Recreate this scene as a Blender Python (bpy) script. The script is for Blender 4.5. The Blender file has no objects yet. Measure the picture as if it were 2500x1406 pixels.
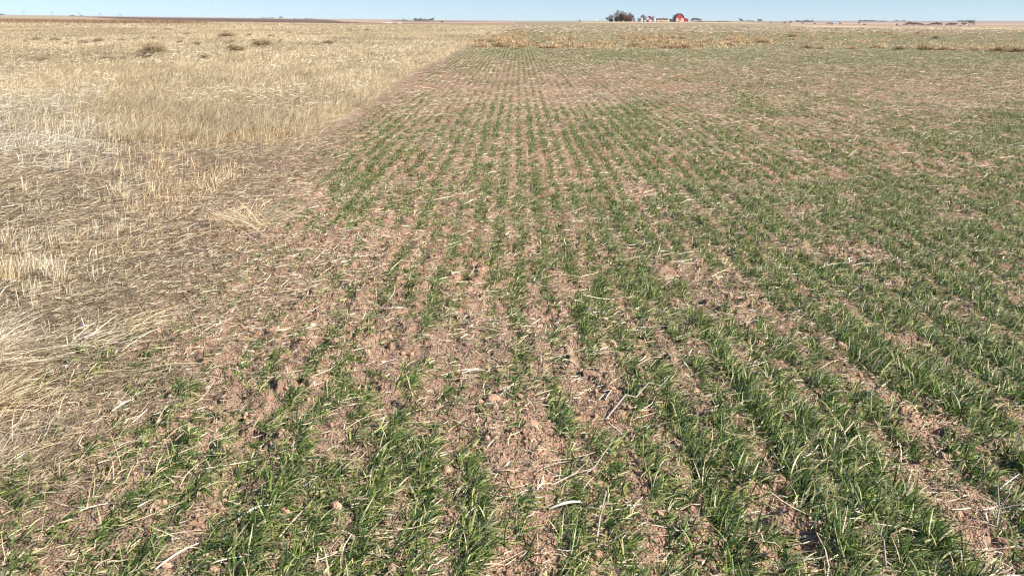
import bpy, math
import numpy as np

# ---------------------------------------------------------------- camera, world, sun
R = math.radians
SC = bpy.context.scene
CAMH = 1.7
FPX = 2080.0                      # focal length in pixels of a 2500 px wide frame
PITCH = math.atan(651.0 / FPX)    # horizon sits 651 px above the centre
YAW = math.atan(15.0 * math.cos(PITCH) / FPX)
cam_data = bpy.data.cameras.new('camera')
cam = bpy.data.objects.new('camera', cam_data)
SC.collection.objects.link(cam)
SC.camera = cam
cam.location = (0, 0, CAMH)
cam.rotation_euler = (math.pi / 2 - PITCH, 0, YAW)
cam_data.sensor_width = 36.0
cam_data.lens = 36.0 * FPX / 2500.0
cam_data.clip_start = 0.05
cam_data.clip_end = 30000.0

SUN_EL, SUN_AZ = R(34), R(112)    # azimuth clockwise from +Y (the viewing direction)
world = bpy.data.worlds.new("World")
SC.world = world
world.use_nodes = True
wn = world.node_tree
wn.nodes.clear()
sky = wn.nodes.new('ShaderNodeTexSky')
sky.sky_type = 'NISHITA'
sky.sun_disc = False
sky.sun_elevation = SUN_EL
sky.sun_rotation = SUN_AZ
sky.altitude = 700.0
sky.air_density = 1.0
sky.dust_density = 0.3
sky.ozone_density = 2.0
bg = wn.nodes.new('ShaderNodeBackground')
bg.inputs['Strength'].default_value = 0.078
wo = wn.nodes.new('ShaderNodeOutputWorld')
geo = wn.nodes.new('ShaderNodeTexCoord')
lift = wn.nodes.new('ShaderNodeVectorMath'); lift.operation = 'ADD'; lift.inputs[1].default_value = (0, 0, 0.075)
nrm = wn.nodes.new('ShaderNodeVectorMath'); nrm.operation = 'NORMALIZE'
wn.links.new(geo.outputs['Generated'], lift.inputs[0]); wn.links.new(lift.outputs[0], nrm.inputs[0])
wn.links.new(nrm.outputs[0], sky.inputs[0])
wn.links.new(sky.outputs[0], bg.inputs[0])
wn.links.new(bg.outputs[0], wo.inputs[0])

sd = bpy.data.lights.new('sun', 'SUN')
sd.energy = 5.0
sd.angle = R(0.5)
sd.color = (1.0, 0.93, 0.82)
sun = bpy.data.objects.new('sun', sd)
SC.collection.objects.link(sun)
sun.rotation_euler = (math.pi / 2 - SUN_EL, 0, math.pi - SUN_AZ)
sun.location = (30, -10, 30)

SC.view_settings.view_transform = 'Standard'
SC.view_settings.look = 'None'
SC.view_settings.exposure = 0.92
SC.view_settings.gamma = 1.0
SC.cycles.max_bounces = 6
SC.cycles.transparent_max_bounces = 8
SC.cycles.filter_width = 1.2

rng = np.random.default_rng(7)

# ---------------------------------------------------------------- noise
def hsh(ix, iy, seed):
    h = (ix.astype(np.int64) * 374761393 + iy.astype(np.int64) * 668265263 + seed * 974634777) & 0xFFFFFFFF
    h = ((h ^ (h >> 13)) * 1274126177) & 0xFFFFFFFF
    h = (h ^ (h >> 16)) & 0xFFFFFF
    return h.astype(np.float32) / np.float32(0xFFFFFF)

def vn(x, y, seed=0):
    fx = np.floor(x); fy = np.floor(y)
    tx = (x - fx).astype(np.float32); ty = (y - fy).astype(np.float32)
    tx = tx * tx * (3 - 2 * tx); ty = ty * ty * (3 - 2 * ty)
    ix = fx.astype(np.int64); iy = fy.astype(np.int64)
    a = hsh(ix, iy, seed); b = hsh(ix + 1, iy, seed)
    c = hsh(ix, iy + 1, seed); d = hsh(ix + 1, iy + 1, seed)
    return ((a * (1 - tx) + b * tx) * (1 - ty) + (c * (1 - tx) + d * tx) * ty) * 2 - 1

def fbm(x, y, seed=0, octv=3):
    s = 0; a = 1.0; t = 0
    for k in range(octv):
        c, sn = math.cos(0.6 * k + .3), math.sin(0.6 * k + .3)
        s = s + a * vn((x * c - y * sn) * 2 ** k + 17 * k, (x * sn + y * c) * 2 ** k - 9 * k, seed + k)
        t += a; a *= 0.55
    return s / t

def worley(x, y, seed=0):
    fx = np.floor(x).astype(np.int64); fy = np.floor(y).astype(np.int64)
    best = np.full(x.shape, 9.0, np.float32); val = np.zeros(x.shape, np.float32)
    for i in (-1, 0, 1):
        for j in (-1, 0, 1):
            cx = fx + i + hsh(fx + i, fy + j, seed) ; cy = fy + j + hsh(fx + i, fy + j, seed + 5)
            d = ((x - cx) ** 2 + (y - cy) ** 2).astype(np.float32)
            m = d < best
            best = np.where(m, d, best)
            val = np.where(m, hsh(fx + i, fy + j, seed + 11), val)
    return np.sqrt(best), val

def sstep(a, b, x):
    t = np.clip((x - a) / (b - a), 0, 1)
    return t * t * (3 - 2 * t)

# ---------------------------------------------------------------- terrain
TILT = 0.0112                    # the plain climbs gently towards the left
def az_of(px):
    return math.atan((px - 1250.0) * math.cos(PITCH) / FPX) - YAW

_LR = np.log(np.array([150, 250, 400, 900, 1500, 3000, 6500.]))
_AZ = np.array([az_of(p) for p in (-400, 500, 950, 1265, 1750, 2000, 2250, 2900)])
_ZP = np.array([                 # height of the land, per azimuth column, at the distances above
    [0, 0.0, 0.0, -0.5, -0.9, -0.5, 1.7],
    [0, 0.0, 0.0, -0.8, -1.6, -0.9, 1.6],
    [0, 0.0, -0.1, -1.2, -2.6, -2.0, 1.2],
    [0, 0.1, 0.3, 0.7, 0.6, 0.8, 1.6],
    [0, 0.0, 0.2, 0.80, 0.3, 0.6, 1.6],
    [0, -0.1, -0.5, -2.4, -3.4, -2.6, 1.2],
    [0, -0.1, -0.9, -3.6, -4.7, -3.4, 1.7],
    [0, -0.1, -0.9, -3.8, -4.9, -3.6, 1.5]])

def macro(x, y):
    x = np.asarray(x, float); y = np.asarray(y, float)
    r = np.hypot(x, y) + 1e-6
    az = np.arctan2(x, y)
    lr = np.clip(np.log(r), _LR[0], _LR[-1])
    ri = np.clip(np.searchsorted(_LR, lr) - 1, 0, len(_LR) - 2)
    rt = (lr - _LR[ri]) / (_LR[ri + 1] - _LR[ri]); rt = rt * rt * (3 - 2 * rt)
    a = np.clip(az, _AZ[0], _AZ[-1])
    ai = np.clip(np.searchsorted(_AZ, a) - 1, 0, len(_AZ) - 2)
    at = (a - _AZ[ai]) / (_AZ[ai + 1] - _AZ[ai]); at = at * at * (3 - 2 * at)
    z = (_ZP[ai, ri] * (1 - at) * (1 - rt) + _ZP[ai, ri + 1] * (1 - at) * rt
         + _ZP[ai + 1, ri] * at * (1 - rt) + _ZP[ai + 1, ri + 1] * at * rt)
    tl = TILT * np.maximum(0, -x) ; tl = np.where(y < 0, tl * 0.5, tl)
    far = sstep(2500, 6500, r)
    z = z + tl + far * (fbm(az * 14.0, r * 0.0004, 91, 3) * 2.2)
    return z

ROW = 0.178
def edge_x(y):                   # left edge of the drilled wheat
    y = np.asarray(y, float)
    return np.interp(y, [0, 3.3, 5, 6.5, 10, 30, 75, 140, 400], [-1.5, -1.52, -2.0, -2.3, -2.6, -3.3, -3.3, -2.5, -2.2]) + 0.20 * fbm(y * 0.55, y * 0 + 3.0, 40, 3)

def micro(x, y):
    x = np.asarray(x, np.float64); y = np.asarray(y, np.float64)
    r = np.hypot(x, y)
    out = np.zeros(x.shape, np.float64)
    m = r < 60
    if not m.any():
        return out
    X = x[m]; Y = y[m]; rr = r[m]
    fade = 1 - sstep(14, 55, rr)
    wheat = sstep(-0.3, 0.2, X - edge_x(Y))
    fur = -np.cos(2 * np.pi * X / ROW + .5 * vn(X * 3, Y * 2, 2)) * (-0.006) * wheat * (0.6 + 0.5 * fbm(X * 2, Y * .6, 3, 2))
    z = fbm(X * 0.9, Y * 0.9, 10, 3) * 0.03 + fur * -1
    n2 = 1 - sstep(8, 25, rr)
    q = rr < 25
    if q.any():
        Xq = X[q]; Yq = Y[q]
        w1, v1 = worley(Xq * 9 + 0.5 * vn(Xq * 20, Yq * 20, 5), Yq * 9, 21)
        w2, v2 = worley(Xq * 24 + 0.4 * vn(Xq * 50, Yq * 50, 6), Yq * 24, 23)
        big = np.clip(1 - w1 * 1.5, 0, 1) ** .6 * (v1 > .5) * (v1 - .3) * 0.06
        sm = np.clip(1 - w2 * 1.4, 0, 1) ** .6 * v2 * 0.022
        rough = 0.35 + 0.65 * sstep(-.3, .4, fbm(Xq * 1.3, Yq * 1.3, 33, 2))
        left = 1 - 0.6 * (1 - wheat[q])
        z[q] += (big + sm + 0.006 * fbm(Xq * 30, Yq * 30, 14, 3)) * n2[q] * rough * left
        z[q] += fbm(Xq * 5, Yq * 5, 60, 3) * 0.020 * n2[q]
    out[m] = z * fade
    return out

def H(x, y):
    return macro(x, y) + micro(x, y)

def project(x, y, z=0.0):        # world -> 2500 px picture, used only to read ground cover off the photograph
    cx = x * math.cos(YAW) + y * math.sin(YAW)
    cy = -x * math.sin(YAW) + y * math.cos(YAW)
    dz = z - CAMH
    depth = np.maximum(cy * math.cos(PITCH) - dz * math.sin(PITCH), 0.05)
    up = cy * math.sin(PITCH) + dz * math.cos(PITCH)
    return 1250 + FPX * cx / depth, 703 - FPX * up / depth

def ground_at(px, py):
    sx = (px - 1250) / FPX; sy = -(py - 703) / FPX
    d = np.array([sx, math.cos(PITCH) + sy * math.sin(PITCH), -math.sin(PITCH) + sy * math.cos(PITCH)])
    dx = d[0] * math.cos(YAW) - d[1] * math.sin(YAW)
    dy = d[0] * math.sin(YAW) + d[1] * math.cos(YAW)
    z = 0.0
    for _ in range(12):
        t = (z - CAMH) / d[2]
        z = float(macro(np.array([dx * t]), np.array([dy * t]))[0])
    return dx * t, dy * t

# ground cover read off the photograph: (px, py, share of green)
GREEN = np.array([
 (300,1300,.75),(100,1350,.45),(450,1200,.75),(600,1100,.22),(600,950,.25),(300,1000,.12),(100,1100,.12),(850,1250,.5),
 (700,1330,.95),(960,1280,.55),(1100,1300,.55),(1000,1130,.55),(1290,1320,1),(1280,1100,.28),(1400,1060,.75),(1500,1300,.6),
 (1600,1200,.6),(1750,1150,.75),(2000,1200,.9),(2300,1300,.9),(2450,1100,.95),(2200,1000,.9),(1900,950,.85),(1700,1000,.65),
 (1560,920,.7),(1400,880,.25),(1150,900,.12),(1150,1000,.2),(850,900,.2),(750,800,.15),(900,700,.3),(1000,650,.4),
 (1200,760,.2),(1250,640,.5),(1500,730,.95),(1700,780,.7),(1900,650,.65),(1600,600,.75),(2100,750,.65),(2400,700,.8),
 (2400,500,.55),(2100,550,.65),(1800,500,.6),(1500,450,.6),(1300,500,.55),(1100,500,.5),(900,380,.5),(900,500,.38),
 (750,480,.15),(1050,400,.4),(1300,330,.6),(1500,320,.7),(1700,350,.55),(2000,400,.55),(2300,380,.45),(2450,330,.5),
 (2300,270,.18),(2000,290,.15),(1700,270,.14),(1400,250,.15),(1200,200,.35),(1200,270,.34),(1050,250,.3),(1500,180,.22),
 (1700,190,.5),(2000,220,.45),(2300,200,.35),(1900,150,.5),(1500,135,.65),(1250,128,.7),(2300,150,.5),(1150,150,.35),
 (1700,110,.4),(1300,80,.65),(1500,90,.35),(2200,95,.5),(1700,65,.25),(2200,80,.35),(1420,130,.6),(1800,215,.45),(1350,400,.45)], float)

def anchors(tab, x, y):
    u, v = project(x, y, 0.0)
    v = np.log(np.clip(v - 45, 5, 2000)); u = u / 520.0
    av = np.log(tab[:, 1] - 45); au = tab[:, 0] / 520.0
    num = np.zeros(x.shape); den = np.zeros(x.shape)
    for k in range(len(tab)):
        w = 1.0 / (((u - au[k]) * 1.6) ** 2 + ((v - av[k]) * 1.9) ** 2 + 0.004) ** 1.6
        num += w * tab[k, 2]; den += w
    return num / den

def greenness(x, y):
    g = anchors(GREEN, x, y)
    g = g * (1 + .35 * sstep(24, 17, np.hypot(x, y)) * sstep(6, 10, np.hypot(x, y)))
    n = fbm(x * 1.7, y * 1.1, 70, 3) * .8 + fbm(x * .35, y * .35, 77, 2) * .3
    g = np.clip(g + 0.55 * n * (0.35 + np.minimum(g, .6)), 0, 1.15)
    e = x - edge_x(y)
    near = 1 - sstep(3.5, 6, np.hypot(x, y))
    return g * np.maximum(sstep(-0.15, 0.5, e), near * sstep(-1.6, -0.2, e) * .8)

# ---------------------------------------------------------------- object helpers
def link(o, parent=None):
    SC.collection.objects.link(o)
    if parent is not None:
        o.parent = parent
    return o

def tag(o, label=None, cat=None, group=None, kind=None):
    if label: o['label'] = label
    if cat: o['category'] = cat
    if group: o['group'] = group
    if kind: o['kind'] = kind
    return o

def empty(name, loc, rz=0.0, scale=1.0):
    o = bpy.data.objects.new(name, None)
    o.location = loc; o.rotation_euler = (0, 0, rz)
    o.scale = (scale,) * 3 if not hasattr(scale, '__len__') else scale
    return link(o)

def mesh_np(name, verts, faces, mat, col=None, smooth=False):
    verts = np.ascontiguousarray(verts, np.float32).reshape(-1, 3)
    faces = np.ascontiguousarray(faces, np.int32)
    nf, k = faces.shape
    me = bpy.data.meshes.new(name)
    me.vertices.add(len(verts)); me.vertices.foreach_set('co', verts.ravel())
    me.loops.add(nf * k); me.loops.foreach_set('vertex_index', faces.ravel())
    me.polygons.add(nf)
    me.polygons.foreach_set('loop_start', np.arange(0, nf * k, k, dtype=np.int32))
    me.polygons.foreach_set('loop_total', np.full(nf, k, np.int32))
    me.polygons.foreach_set('use_smooth', np.full(nf, smooth, bool))
    me.update(calc_edges=True)
    if col is not None:
        a = me.attributes.new('Col', 'FLOAT_COLOR', 'POINT')
        c = np.ones((len(verts), 4), np.float32); c[:, :3] = col
        a.data.foreach_set('color', c.ravel())
    if mat: me.materials.append(mat)
    return me

def add_mesh(name, me, parent=None):
    return link(bpy.data.objects.new(name, me), parent)

class MB:                        # small builder for boxes, tubes and prisms
    def __init__(s): s.v = []; s.f = []
    def add(s, vs, fs):
        o = len(s.v); s.v += [tuple(p) for p in vs]; s.f += [tuple(i + o for i in f) for f in fs]
    def box(s, x0, x1, y0, y1, z0, z1):
        s.add([(x0,y0,z0),(x1,y0,z0),(x1,y1,z0),(x0,y1,z0),(x0,y0,z1),(x1,y0,z1),(x1,y1,z1),(x0,y1,z1)],
              [(3,2,1,0),(4,5,6,7),(0,1,5,4),(1,2,6,5),(2,3,7,6),(3,0,4,7)])
    def tube(s, pts, rad, n=6):
        pts = [np.array(p, float) for p in pts]; rings = []
        for i, p in enumerate(pts):
            a = pts[max(i - 1, 0)]; b = pts[min(i + 1, len(pts) - 1)]
            t = (b - a) / (np.linalg.norm(b - a) + 1e-9)
            u = np.cross(t, (0, 0, 1.0));
            if np.linalg.norm(u) < 1e-3: u = np.array((1.0, 0, 0))
            u /= np.linalg.norm(u); w = np.cross(u, t)
            r = rad[i] if hasattr(rad, '__len__') else rad
            rings.append([p + r * (math.cos(2*math.pi*k/n) * u + math.sin(2*math.pi*k/n) * w) for k in range(n)])
        vs = [q for ring in rings for q in ring]; fs = []
        for i in range(len(pts) - 1):
            for k in range(n):
                fs.append((i*n+k, i*n+(k+1)%n, (i+1)*n+(k+1)%n, (i+1)*n+k))
        fs.append(tuple(range(n))[::-1]); fs.append(tuple((len(pts)-1)*n + k for k in range(n)))
        s.add(vs, fs)
    def prism(s, prof, y0, y1):  # profile in x,z pushed along y
        n = len(prof)
        s.add([(x, y0, z) for x, z in prof] + [(x, y1, z) for x, z in prof],
              [tuple(range(n)), tuple(range(2*n-1, n-1, -1))] + [((k+1) % n, k, n+k, n+(k+1) % n) for k in range(n)])
    def build(s, name, mat, parent=None, smooth=False):
        me = bpy.data.meshes.new(name); me.from_pydata(s.v, [], s.f); me.materials.append(mat)
        if smooth: me.polygons.foreach_set('use_smooth', [True] * len(me.polygons))
        me.update()
        return link(bpy.data.objects.new(name, me), parent)

# ---------------------------------------------------------------- materials
def mat_attr(name, rough=0.8, spec=0.3, transl=0.0, noise=0.25, nscale=60.0):
    m = bpy.data.materials.new(name); m.use_nodes = True
    nt = m.node_tree; nt.nodes.clear()
    out = nt.nodes.new('ShaderNodeOutputMaterial')
    at = nt.nodes.new('ShaderNodeAttribute'); at.attribute_name = 'Col'
    tc = nt.nodes.new('ShaderNodeNewGeometry')
    nz = nt.nodes.new('ShaderNodeTexNoise'); nz.inputs['Scale'].default_value = nscale
    nz.inputs['Detail'].default_value = 2
    nt.links.new(tc.outputs['Position'], nz.inputs['Vector'])
    mr = nt.nodes.new('ShaderNodeMapRange')
    mr.inputs[1].default_value = .3; mr.inputs[2].default_value = .7
    mr.inputs[3].default_value = 1 - noise; mr.inputs[4].default_value = 1 + noise
    nt.links.new(nz.outputs['Fac'], mr.inputs[0])
    mx = nt.nodes.new('ShaderNodeVectorMath'); mx.operation = 'SCALE'
    nt.links.new(at.outputs['Color'], mx.inputs[0]); nt.links.new(mr.outputs[0], mx.inputs['Scale'])
    p = nt.nodes.new('ShaderNodeBsdfPrincipled')
    p.inputs['Roughness'].default_value = rough
    p.inputs['Specular IOR Level'].default_value = spec
    nt.links.new(mx.outputs[0], p.inputs['Base Color'])
    if transl > 0:
        tr = nt.nodes.new('ShaderNodeBsdfTranslucent')
        nt.links.new(mx.outputs[0], tr.inputs['Color'])
        ms = nt.nodes.new('ShaderNodeMixShader'); ms.inputs[0].default_value = transl
        nt.links.new(p.outputs[0], ms.inputs[1]); nt.links.new(tr.outputs[0], ms.inputs[2])
        nt.links.new(ms.outputs[0], out.inputs[0])
    else:
        nt.links.new(p.outputs[0], out.inputs[0])
    return m

def mat_plain(name, col, rough=0.7, metal=0.0, noise=0.15, nscale=3.0, spec=0.3, ribs=None):
    m = bpy.data.materials.new(name); m.use_nodes = True
    nt = m.node_tree; p = nt.nodes['Principled BSDF']
    tc = nt.nodes.new('ShaderNodeTexCoord')
    nz = nt.nodes.new('ShaderNodeTexNoise'); nz.inputs['Scale'].default_value = nscale; nz.inputs['Detail'].default_value = 4
    nt.links.new(tc.outputs['Object'], nz.inputs['Vector'])
    cr = nt.nodes.new('ShaderNodeValToRGB')
    cr.color_ramp.elements[0].position = .3; cr.color_ramp.elements[1].position = .7
    cr.color_ramp.elements[0].color = tuple(c * (1 - noise) for c in col) + (1,)
    cr.color_ramp.elements[1].color = tuple(min(1, c * (1 + noise)) for c in col) + (1,)
    nt.links.new(nz.outputs['Fac'], cr.inputs[0]); nt.links.new(cr.outputs[0], p.inputs['Base Color'])
    p.inputs['Roughness'].default_value = rough; p.inputs['Metallic'].default_value = metal
    p.inputs['Specular IOR Level'].default_value = spec
    if ribs:
        wv = nt.nodes.new('ShaderNodeTexWave'); wv.bands_direction = ribs[0]; wv.inputs['Scale'].default_value = ribs[1]
        nt.links.new(tc.outputs['Object'], wv.inputs['Vector'])
        bp = nt.nodes.new('ShaderNodeBump'); bp.inputs['Strength'].default_value = .5; bp.inputs['Distance'].default_value = .05
        nt.links.new(wv.outputs['Fac'], bp.inputs['Height']); nt.links.new(bp.outputs[0], p.inputs['Normal'])
    return m

def mat_ground():
    m = bpy.data.materials.new('soil'); m.use_nodes = True
    nt = m.node_tree; p = nt.nodes['Principled BSDF']; L = nt.links.new
    p.inputs['Roughness'].default_value = 0.95; p.inputs['Specular IOR Level'].default_value = 0.1
    at = nt.nodes.new('ShaderNodeAttribute'); at.attribute_name = 'Col'
    g = nt.nodes.new('ShaderNodeNewGeometry')
    def noise(scale, det, lo, hi):
        n = nt.nodes.new('ShaderNodeTexNoise'); n.inputs['Scale'].default_value = scale; n.inputs['Detail'].default_value = det
        n.inputs['Roughness'].default_value = .65
        L(g.outputs['Position'], n.inputs['Vector'])
        r = nt.nodes.new('ShaderNodeMapRange'); r.inputs[1].default_value = .3; r.inputs[2].default_value = .7
        r.inputs[3].default_value = lo; r.inputs[4].default_value = hi
        L(n.outputs['Fac'], r.inputs[0]); return n, r
    n1, r1 = noise(55, 5, .78, 1.2)
    n2, r2 = noise(4.5, 5, .8, 1.18)
    n3, r3 = noise(.35, 5, .88, 1.1)
    a = nt.nodes.new('ShaderNodeMath'); a.operation = 'MULTIPLY'; L(r1.outputs[0], a.inputs[0]); L(r2.outputs[0], a.inputs[1])
    b = nt.nodes.new('ShaderNodeMath'); b.operation = 'MULTIPLY'; L(a.outputs[0], b.inputs[0]); L(r3.outputs[0], b.inputs[1])
    v = nt.nodes.new('ShaderNodeVectorMath'); v.operation = 'SCALE'
    L(at.outputs['Color'], v.inputs[0]); L(b.outputs[0], v.inputs['Scale']); L(v.outputs[0], p.inputs['Base Color'])
    vo = nt.nodes.new('ShaderNodeTexVoronoi'); vo.inputs['Scale'].default_value = 95
    L(g.outputs['Position'], vo.inputs['Vector'])
    nb = nt.nodes.new('ShaderNodeTexNoise'); nb.inputs['Scale'].default_value = 130; nb.inputs['Detail'].default_value = 6
    L(g.outputs['Position'], nb.inputs['Vector'])
    s = nt.nodes.new('ShaderNodeMath'); s.operation = 'MULTIPLY_ADD'; s.inputs[1].default_value = -.8
    L(vo.outputs['Distance'], s.inputs[0]); L(nb.outputs['Fac'], s.inputs[2])
    bp = nt.nodes.new('ShaderNodeBump'); bp.inputs['Strength'].default_value = 1.0; bp.inputs['Distance'].default_value = .012
    L(s.outputs[0], bp.inputs['Height']); L(bp.outputs[0], p.inputs['Normal'])
    return m

M_SOIL = mat_ground()
M_LEAF = mat_attr('wheat_leaf', rough=.5, spec=.30, transl=.26, noise=.2, nscale=90)
M_STRAW = mat_attr('straw', rough=.55, spec=.35, transl=.1, noise=.2, nscale=80)
M_DRY = mat_attr('dry_grass', rough=.7, spec=.25, transl=.25, noise=.22, nscale=6)
M_CLOD = mat_attr('clod', rough=.95, spec=.1, noise=.25, nscale=120)
M_WEED = mat_attr('weed', rough=.8, spec=.15, transl=.2, noise=.3, nscale=3)
M_TWIG = mat_attr('twig', rough=.85, spec=.15, noise=.2, nscale=1.0)

# ---------------------------------------------------------------- ground sheet
SOIL = np.array((.42, .265, .183)); SOIL2 = np.array((.30, .205, .145))
MATL = np.array((.26, .19, .13)); CREAM = np.array((.50, .40, .27)); GRN = np.array((.12, .15, .06))
FAR_W = np.array((.30, .245, .165))

def ground_color(x, y):
    r = np.hypot(x, y); az = np.arctan2(x, y)
    e = x - edge_x(y)
    n = fbm(x * .8, y * .8, 50, 3)
    c = SOIL[None] * np.ones((len(x), 1))
    t = sstep(-.4, .5, fbm(x * .6, y * .45, 52, 3))[:, None]
    c = c * (1 - t * .75) + SOIL2 * t * .75
    # farther wheat ground picks up residue and thin crop between the rows
    g = anchors(GREEN, x, y)
    t = (sstep(14, 60, r) * .8)[:, None]
    mid = FAR_W * (1 - (g * .95)[:, None]) + np.array((.19, .20, .10)) * (g * .95)[:, None]
    c = c * (1 - t) + mid * t
    t = sstep(110, 220, r)[:, None]
    streak = (fbm(x * .015, y * .06, 54, 4) + .8 * fbm(x * .15, y * .12, 55, 3))[:, None]
    c = c * (1 - t) + (np.array((.31, .25, .165)) * (1 + .22 * streak * np.array((1, .85, .8)))) * t
    # left: trampled residue near, cream grass beyond
    lf = sstep(.15, -.35, e + .25 * n)[:, None]
    cl = MATL * (1 + .15 * n[:, None])
    far = sstep(10, 14, r + 2.0 * n)[:, None]
    cl = cl * (1 - far) + CREAM * (1 + .06 * n[:, None]) * far
    rim = (sstep(9.8, 10.8, y) * sstep(12.6, 11.6, y))[:, None] * (.55 + .45 * np.clip(n * 2, -1, 1))[:, None]
    cl = cl * (1 - rim * .7) + np.array((.13, .105, .085)) * rim * .7  # shade in the gap under the grass front, put into the ground colour
    c = c * (1 - lf) + cl * lf
    # bare red strip between
    st = (sstep(.45, .1, np.abs(e + .1)) * sstep(6, 10, r) * (1 - sstep(60, 110, r)))[:, None]
    c = c * (1 - st * .55) + np.array((.30, .20, .14)) * st * .55
    # distant farmland, one parcel after another
    def parcel(cond, col, k=1.0):
        nonlocal c
        w = (np.clip(cond, 0, 1) * k)[:, None]
        c = c * (1 - w) + np.array(col) * w
    px = 1250 + np.tan(az + YAW) * FPX / math.cos(PITCH)
    rn = r * (1 + .04 * fbm(az * 30, r * 0.002, 58, 2))
    L = (e < 0) * 1.0
    parcel(L * sstep(300, 330, rn), (.40, .31, .21))                                     # tan rim of the cream field
    rlo = np.interp(px, [150, 300, 450, 930], [3000, 850, 370, 370]); rup = np.interp(px, [0, 780, 850, 935], [3300, 3300, 900, 430])
    parcel(L * sstep(rlo, rlo * 1.05, rn) * sstep(rup * 1.05, rup, rn) * (px > 140), (.15, .10, .072))
    parcel(L * sstep(200, 230, rn) * sstep(330, 300, rn) * sstep(620, 420, px), (.30, .20, .125), .85)  # brown weeds line
    parcel(L * sstep(rup, rup * 1.1, rn) * (px > 780), (.42, .30, .215))
    parcel(L * sstep(1500, 1600, rn) * sstep(930, 1000, px), (.25, .18, .15))
    parcel(L * sstep(3300, 3500, rn), (.40, .30, .25), .8)
    Rr = (e >= 0) * 1.0
    rise = sstep(1880, 2060, px)
    sn = np.interp(px, [1930, 2030, 2150, 2500], [430, 300, 250, 215]); sf = np.interp(px, [1930, 2100, 2500], [450, 430, 310])
    parcel(Rr * (px > 1930) * sstep(sn, sn * 1.04, rn) * sstep(sf * 1.04, sf, rn), (.62, .50, .33))             # cream strip on the right
    parcel(Rr * (px > 1930) * sstep(sf, sf * 1.05, rn), (.42, .31, .21))
    parcel(Rr * sstep(1400, 1430, px) * sstep(1900, 1800, px) * sstep(560, 600, rn) * sstep(1100, 1050, rn), (.50, .38, .255))
    parcel(Rr * rise * sstep(1050, 1150, rn), (.36, .25, .18))
    parcel(Rr * rise * sstep(1700, 1750, rn) * sstep(2200, 2150, rn), (.47, .36, .27))
    parcel(Rr * sstep(2500, 2600, rn), (.36, .25, .20))
    parcel(Rr * sstep(3800, 3900, rn), (.27, .20, .19), .8)
    parcel(Rr * sstep(5000, 5100, rn), (.36, .28, .27), .8)
    parcel(Rr * sstep(1050, 1150, rn) * sstep(1500, 1450, px), (.36, .30, .21), .8)
    return c

rings = np.concatenate([np.linspace(.25, 1.3, 12), np.exp(np.arange(math.log(1.4), math.log(6), .0027)),
                        np.exp(np.arange(math.log(6), math.log(12), .005)), np.exp(np.arange(math.log(12), math.log(7200), .009))])
dense = np.linspace(R(-40), R(40), 1500)
side = np.linspace(R(40), R(320), 90)[1:-1]
angs = np.concatenate([dense, side])
Rg, Ag = np.meshgrid(rings, angs, indexing='ij')
gx = (Rg * np.sin(Ag)).ravel(); gy = (Rg * np.cos(Ag)).ravel()
gz = H(gx, gy)
gc = ground_color(gx, gy)
nR, nA = Rg.shape
i0 = (np.arange(nR - 1)[:, None] * nA + np.arange(nA)[None]).ravel()
i1 = (np.arange(nR - 1)[:, None] * nA + (np.arange(nA)[None] + 1) % nA).ravel()
gf = np.stack([i0, i0 + nA, i1 + nA, i1], 1)
gv = np.stack([gx, gy, gz], 1)
# close the hole under the camera
gv = np.vstack([gv, [[0, 0, 0.0]]]); gc = np.vstack([gc, gc[:1]])
ctr = len(gv) - 1
capf = np.stack([np.full(nA // 2, ctr), np.arange(0, nA - 1, 2)[:nA // 2], np.arange(1, nA, 2)[:nA // 2], (np.arange(2, nA + 1, 2)[:nA // 2]) % nA], 1)
gf = np.vstack([gf, capf[:, [0, 1, 2, 3]]])
gf = gf[:, ::-1] if False else gf
ground = add_mesh('ground', mesh_np('ground', gv, gf, M_SOIL, gc, smooth=True))
tag(ground, kind='structure')
del Rg, Ag, gx, gy, gz, gc, gf, gv

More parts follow.
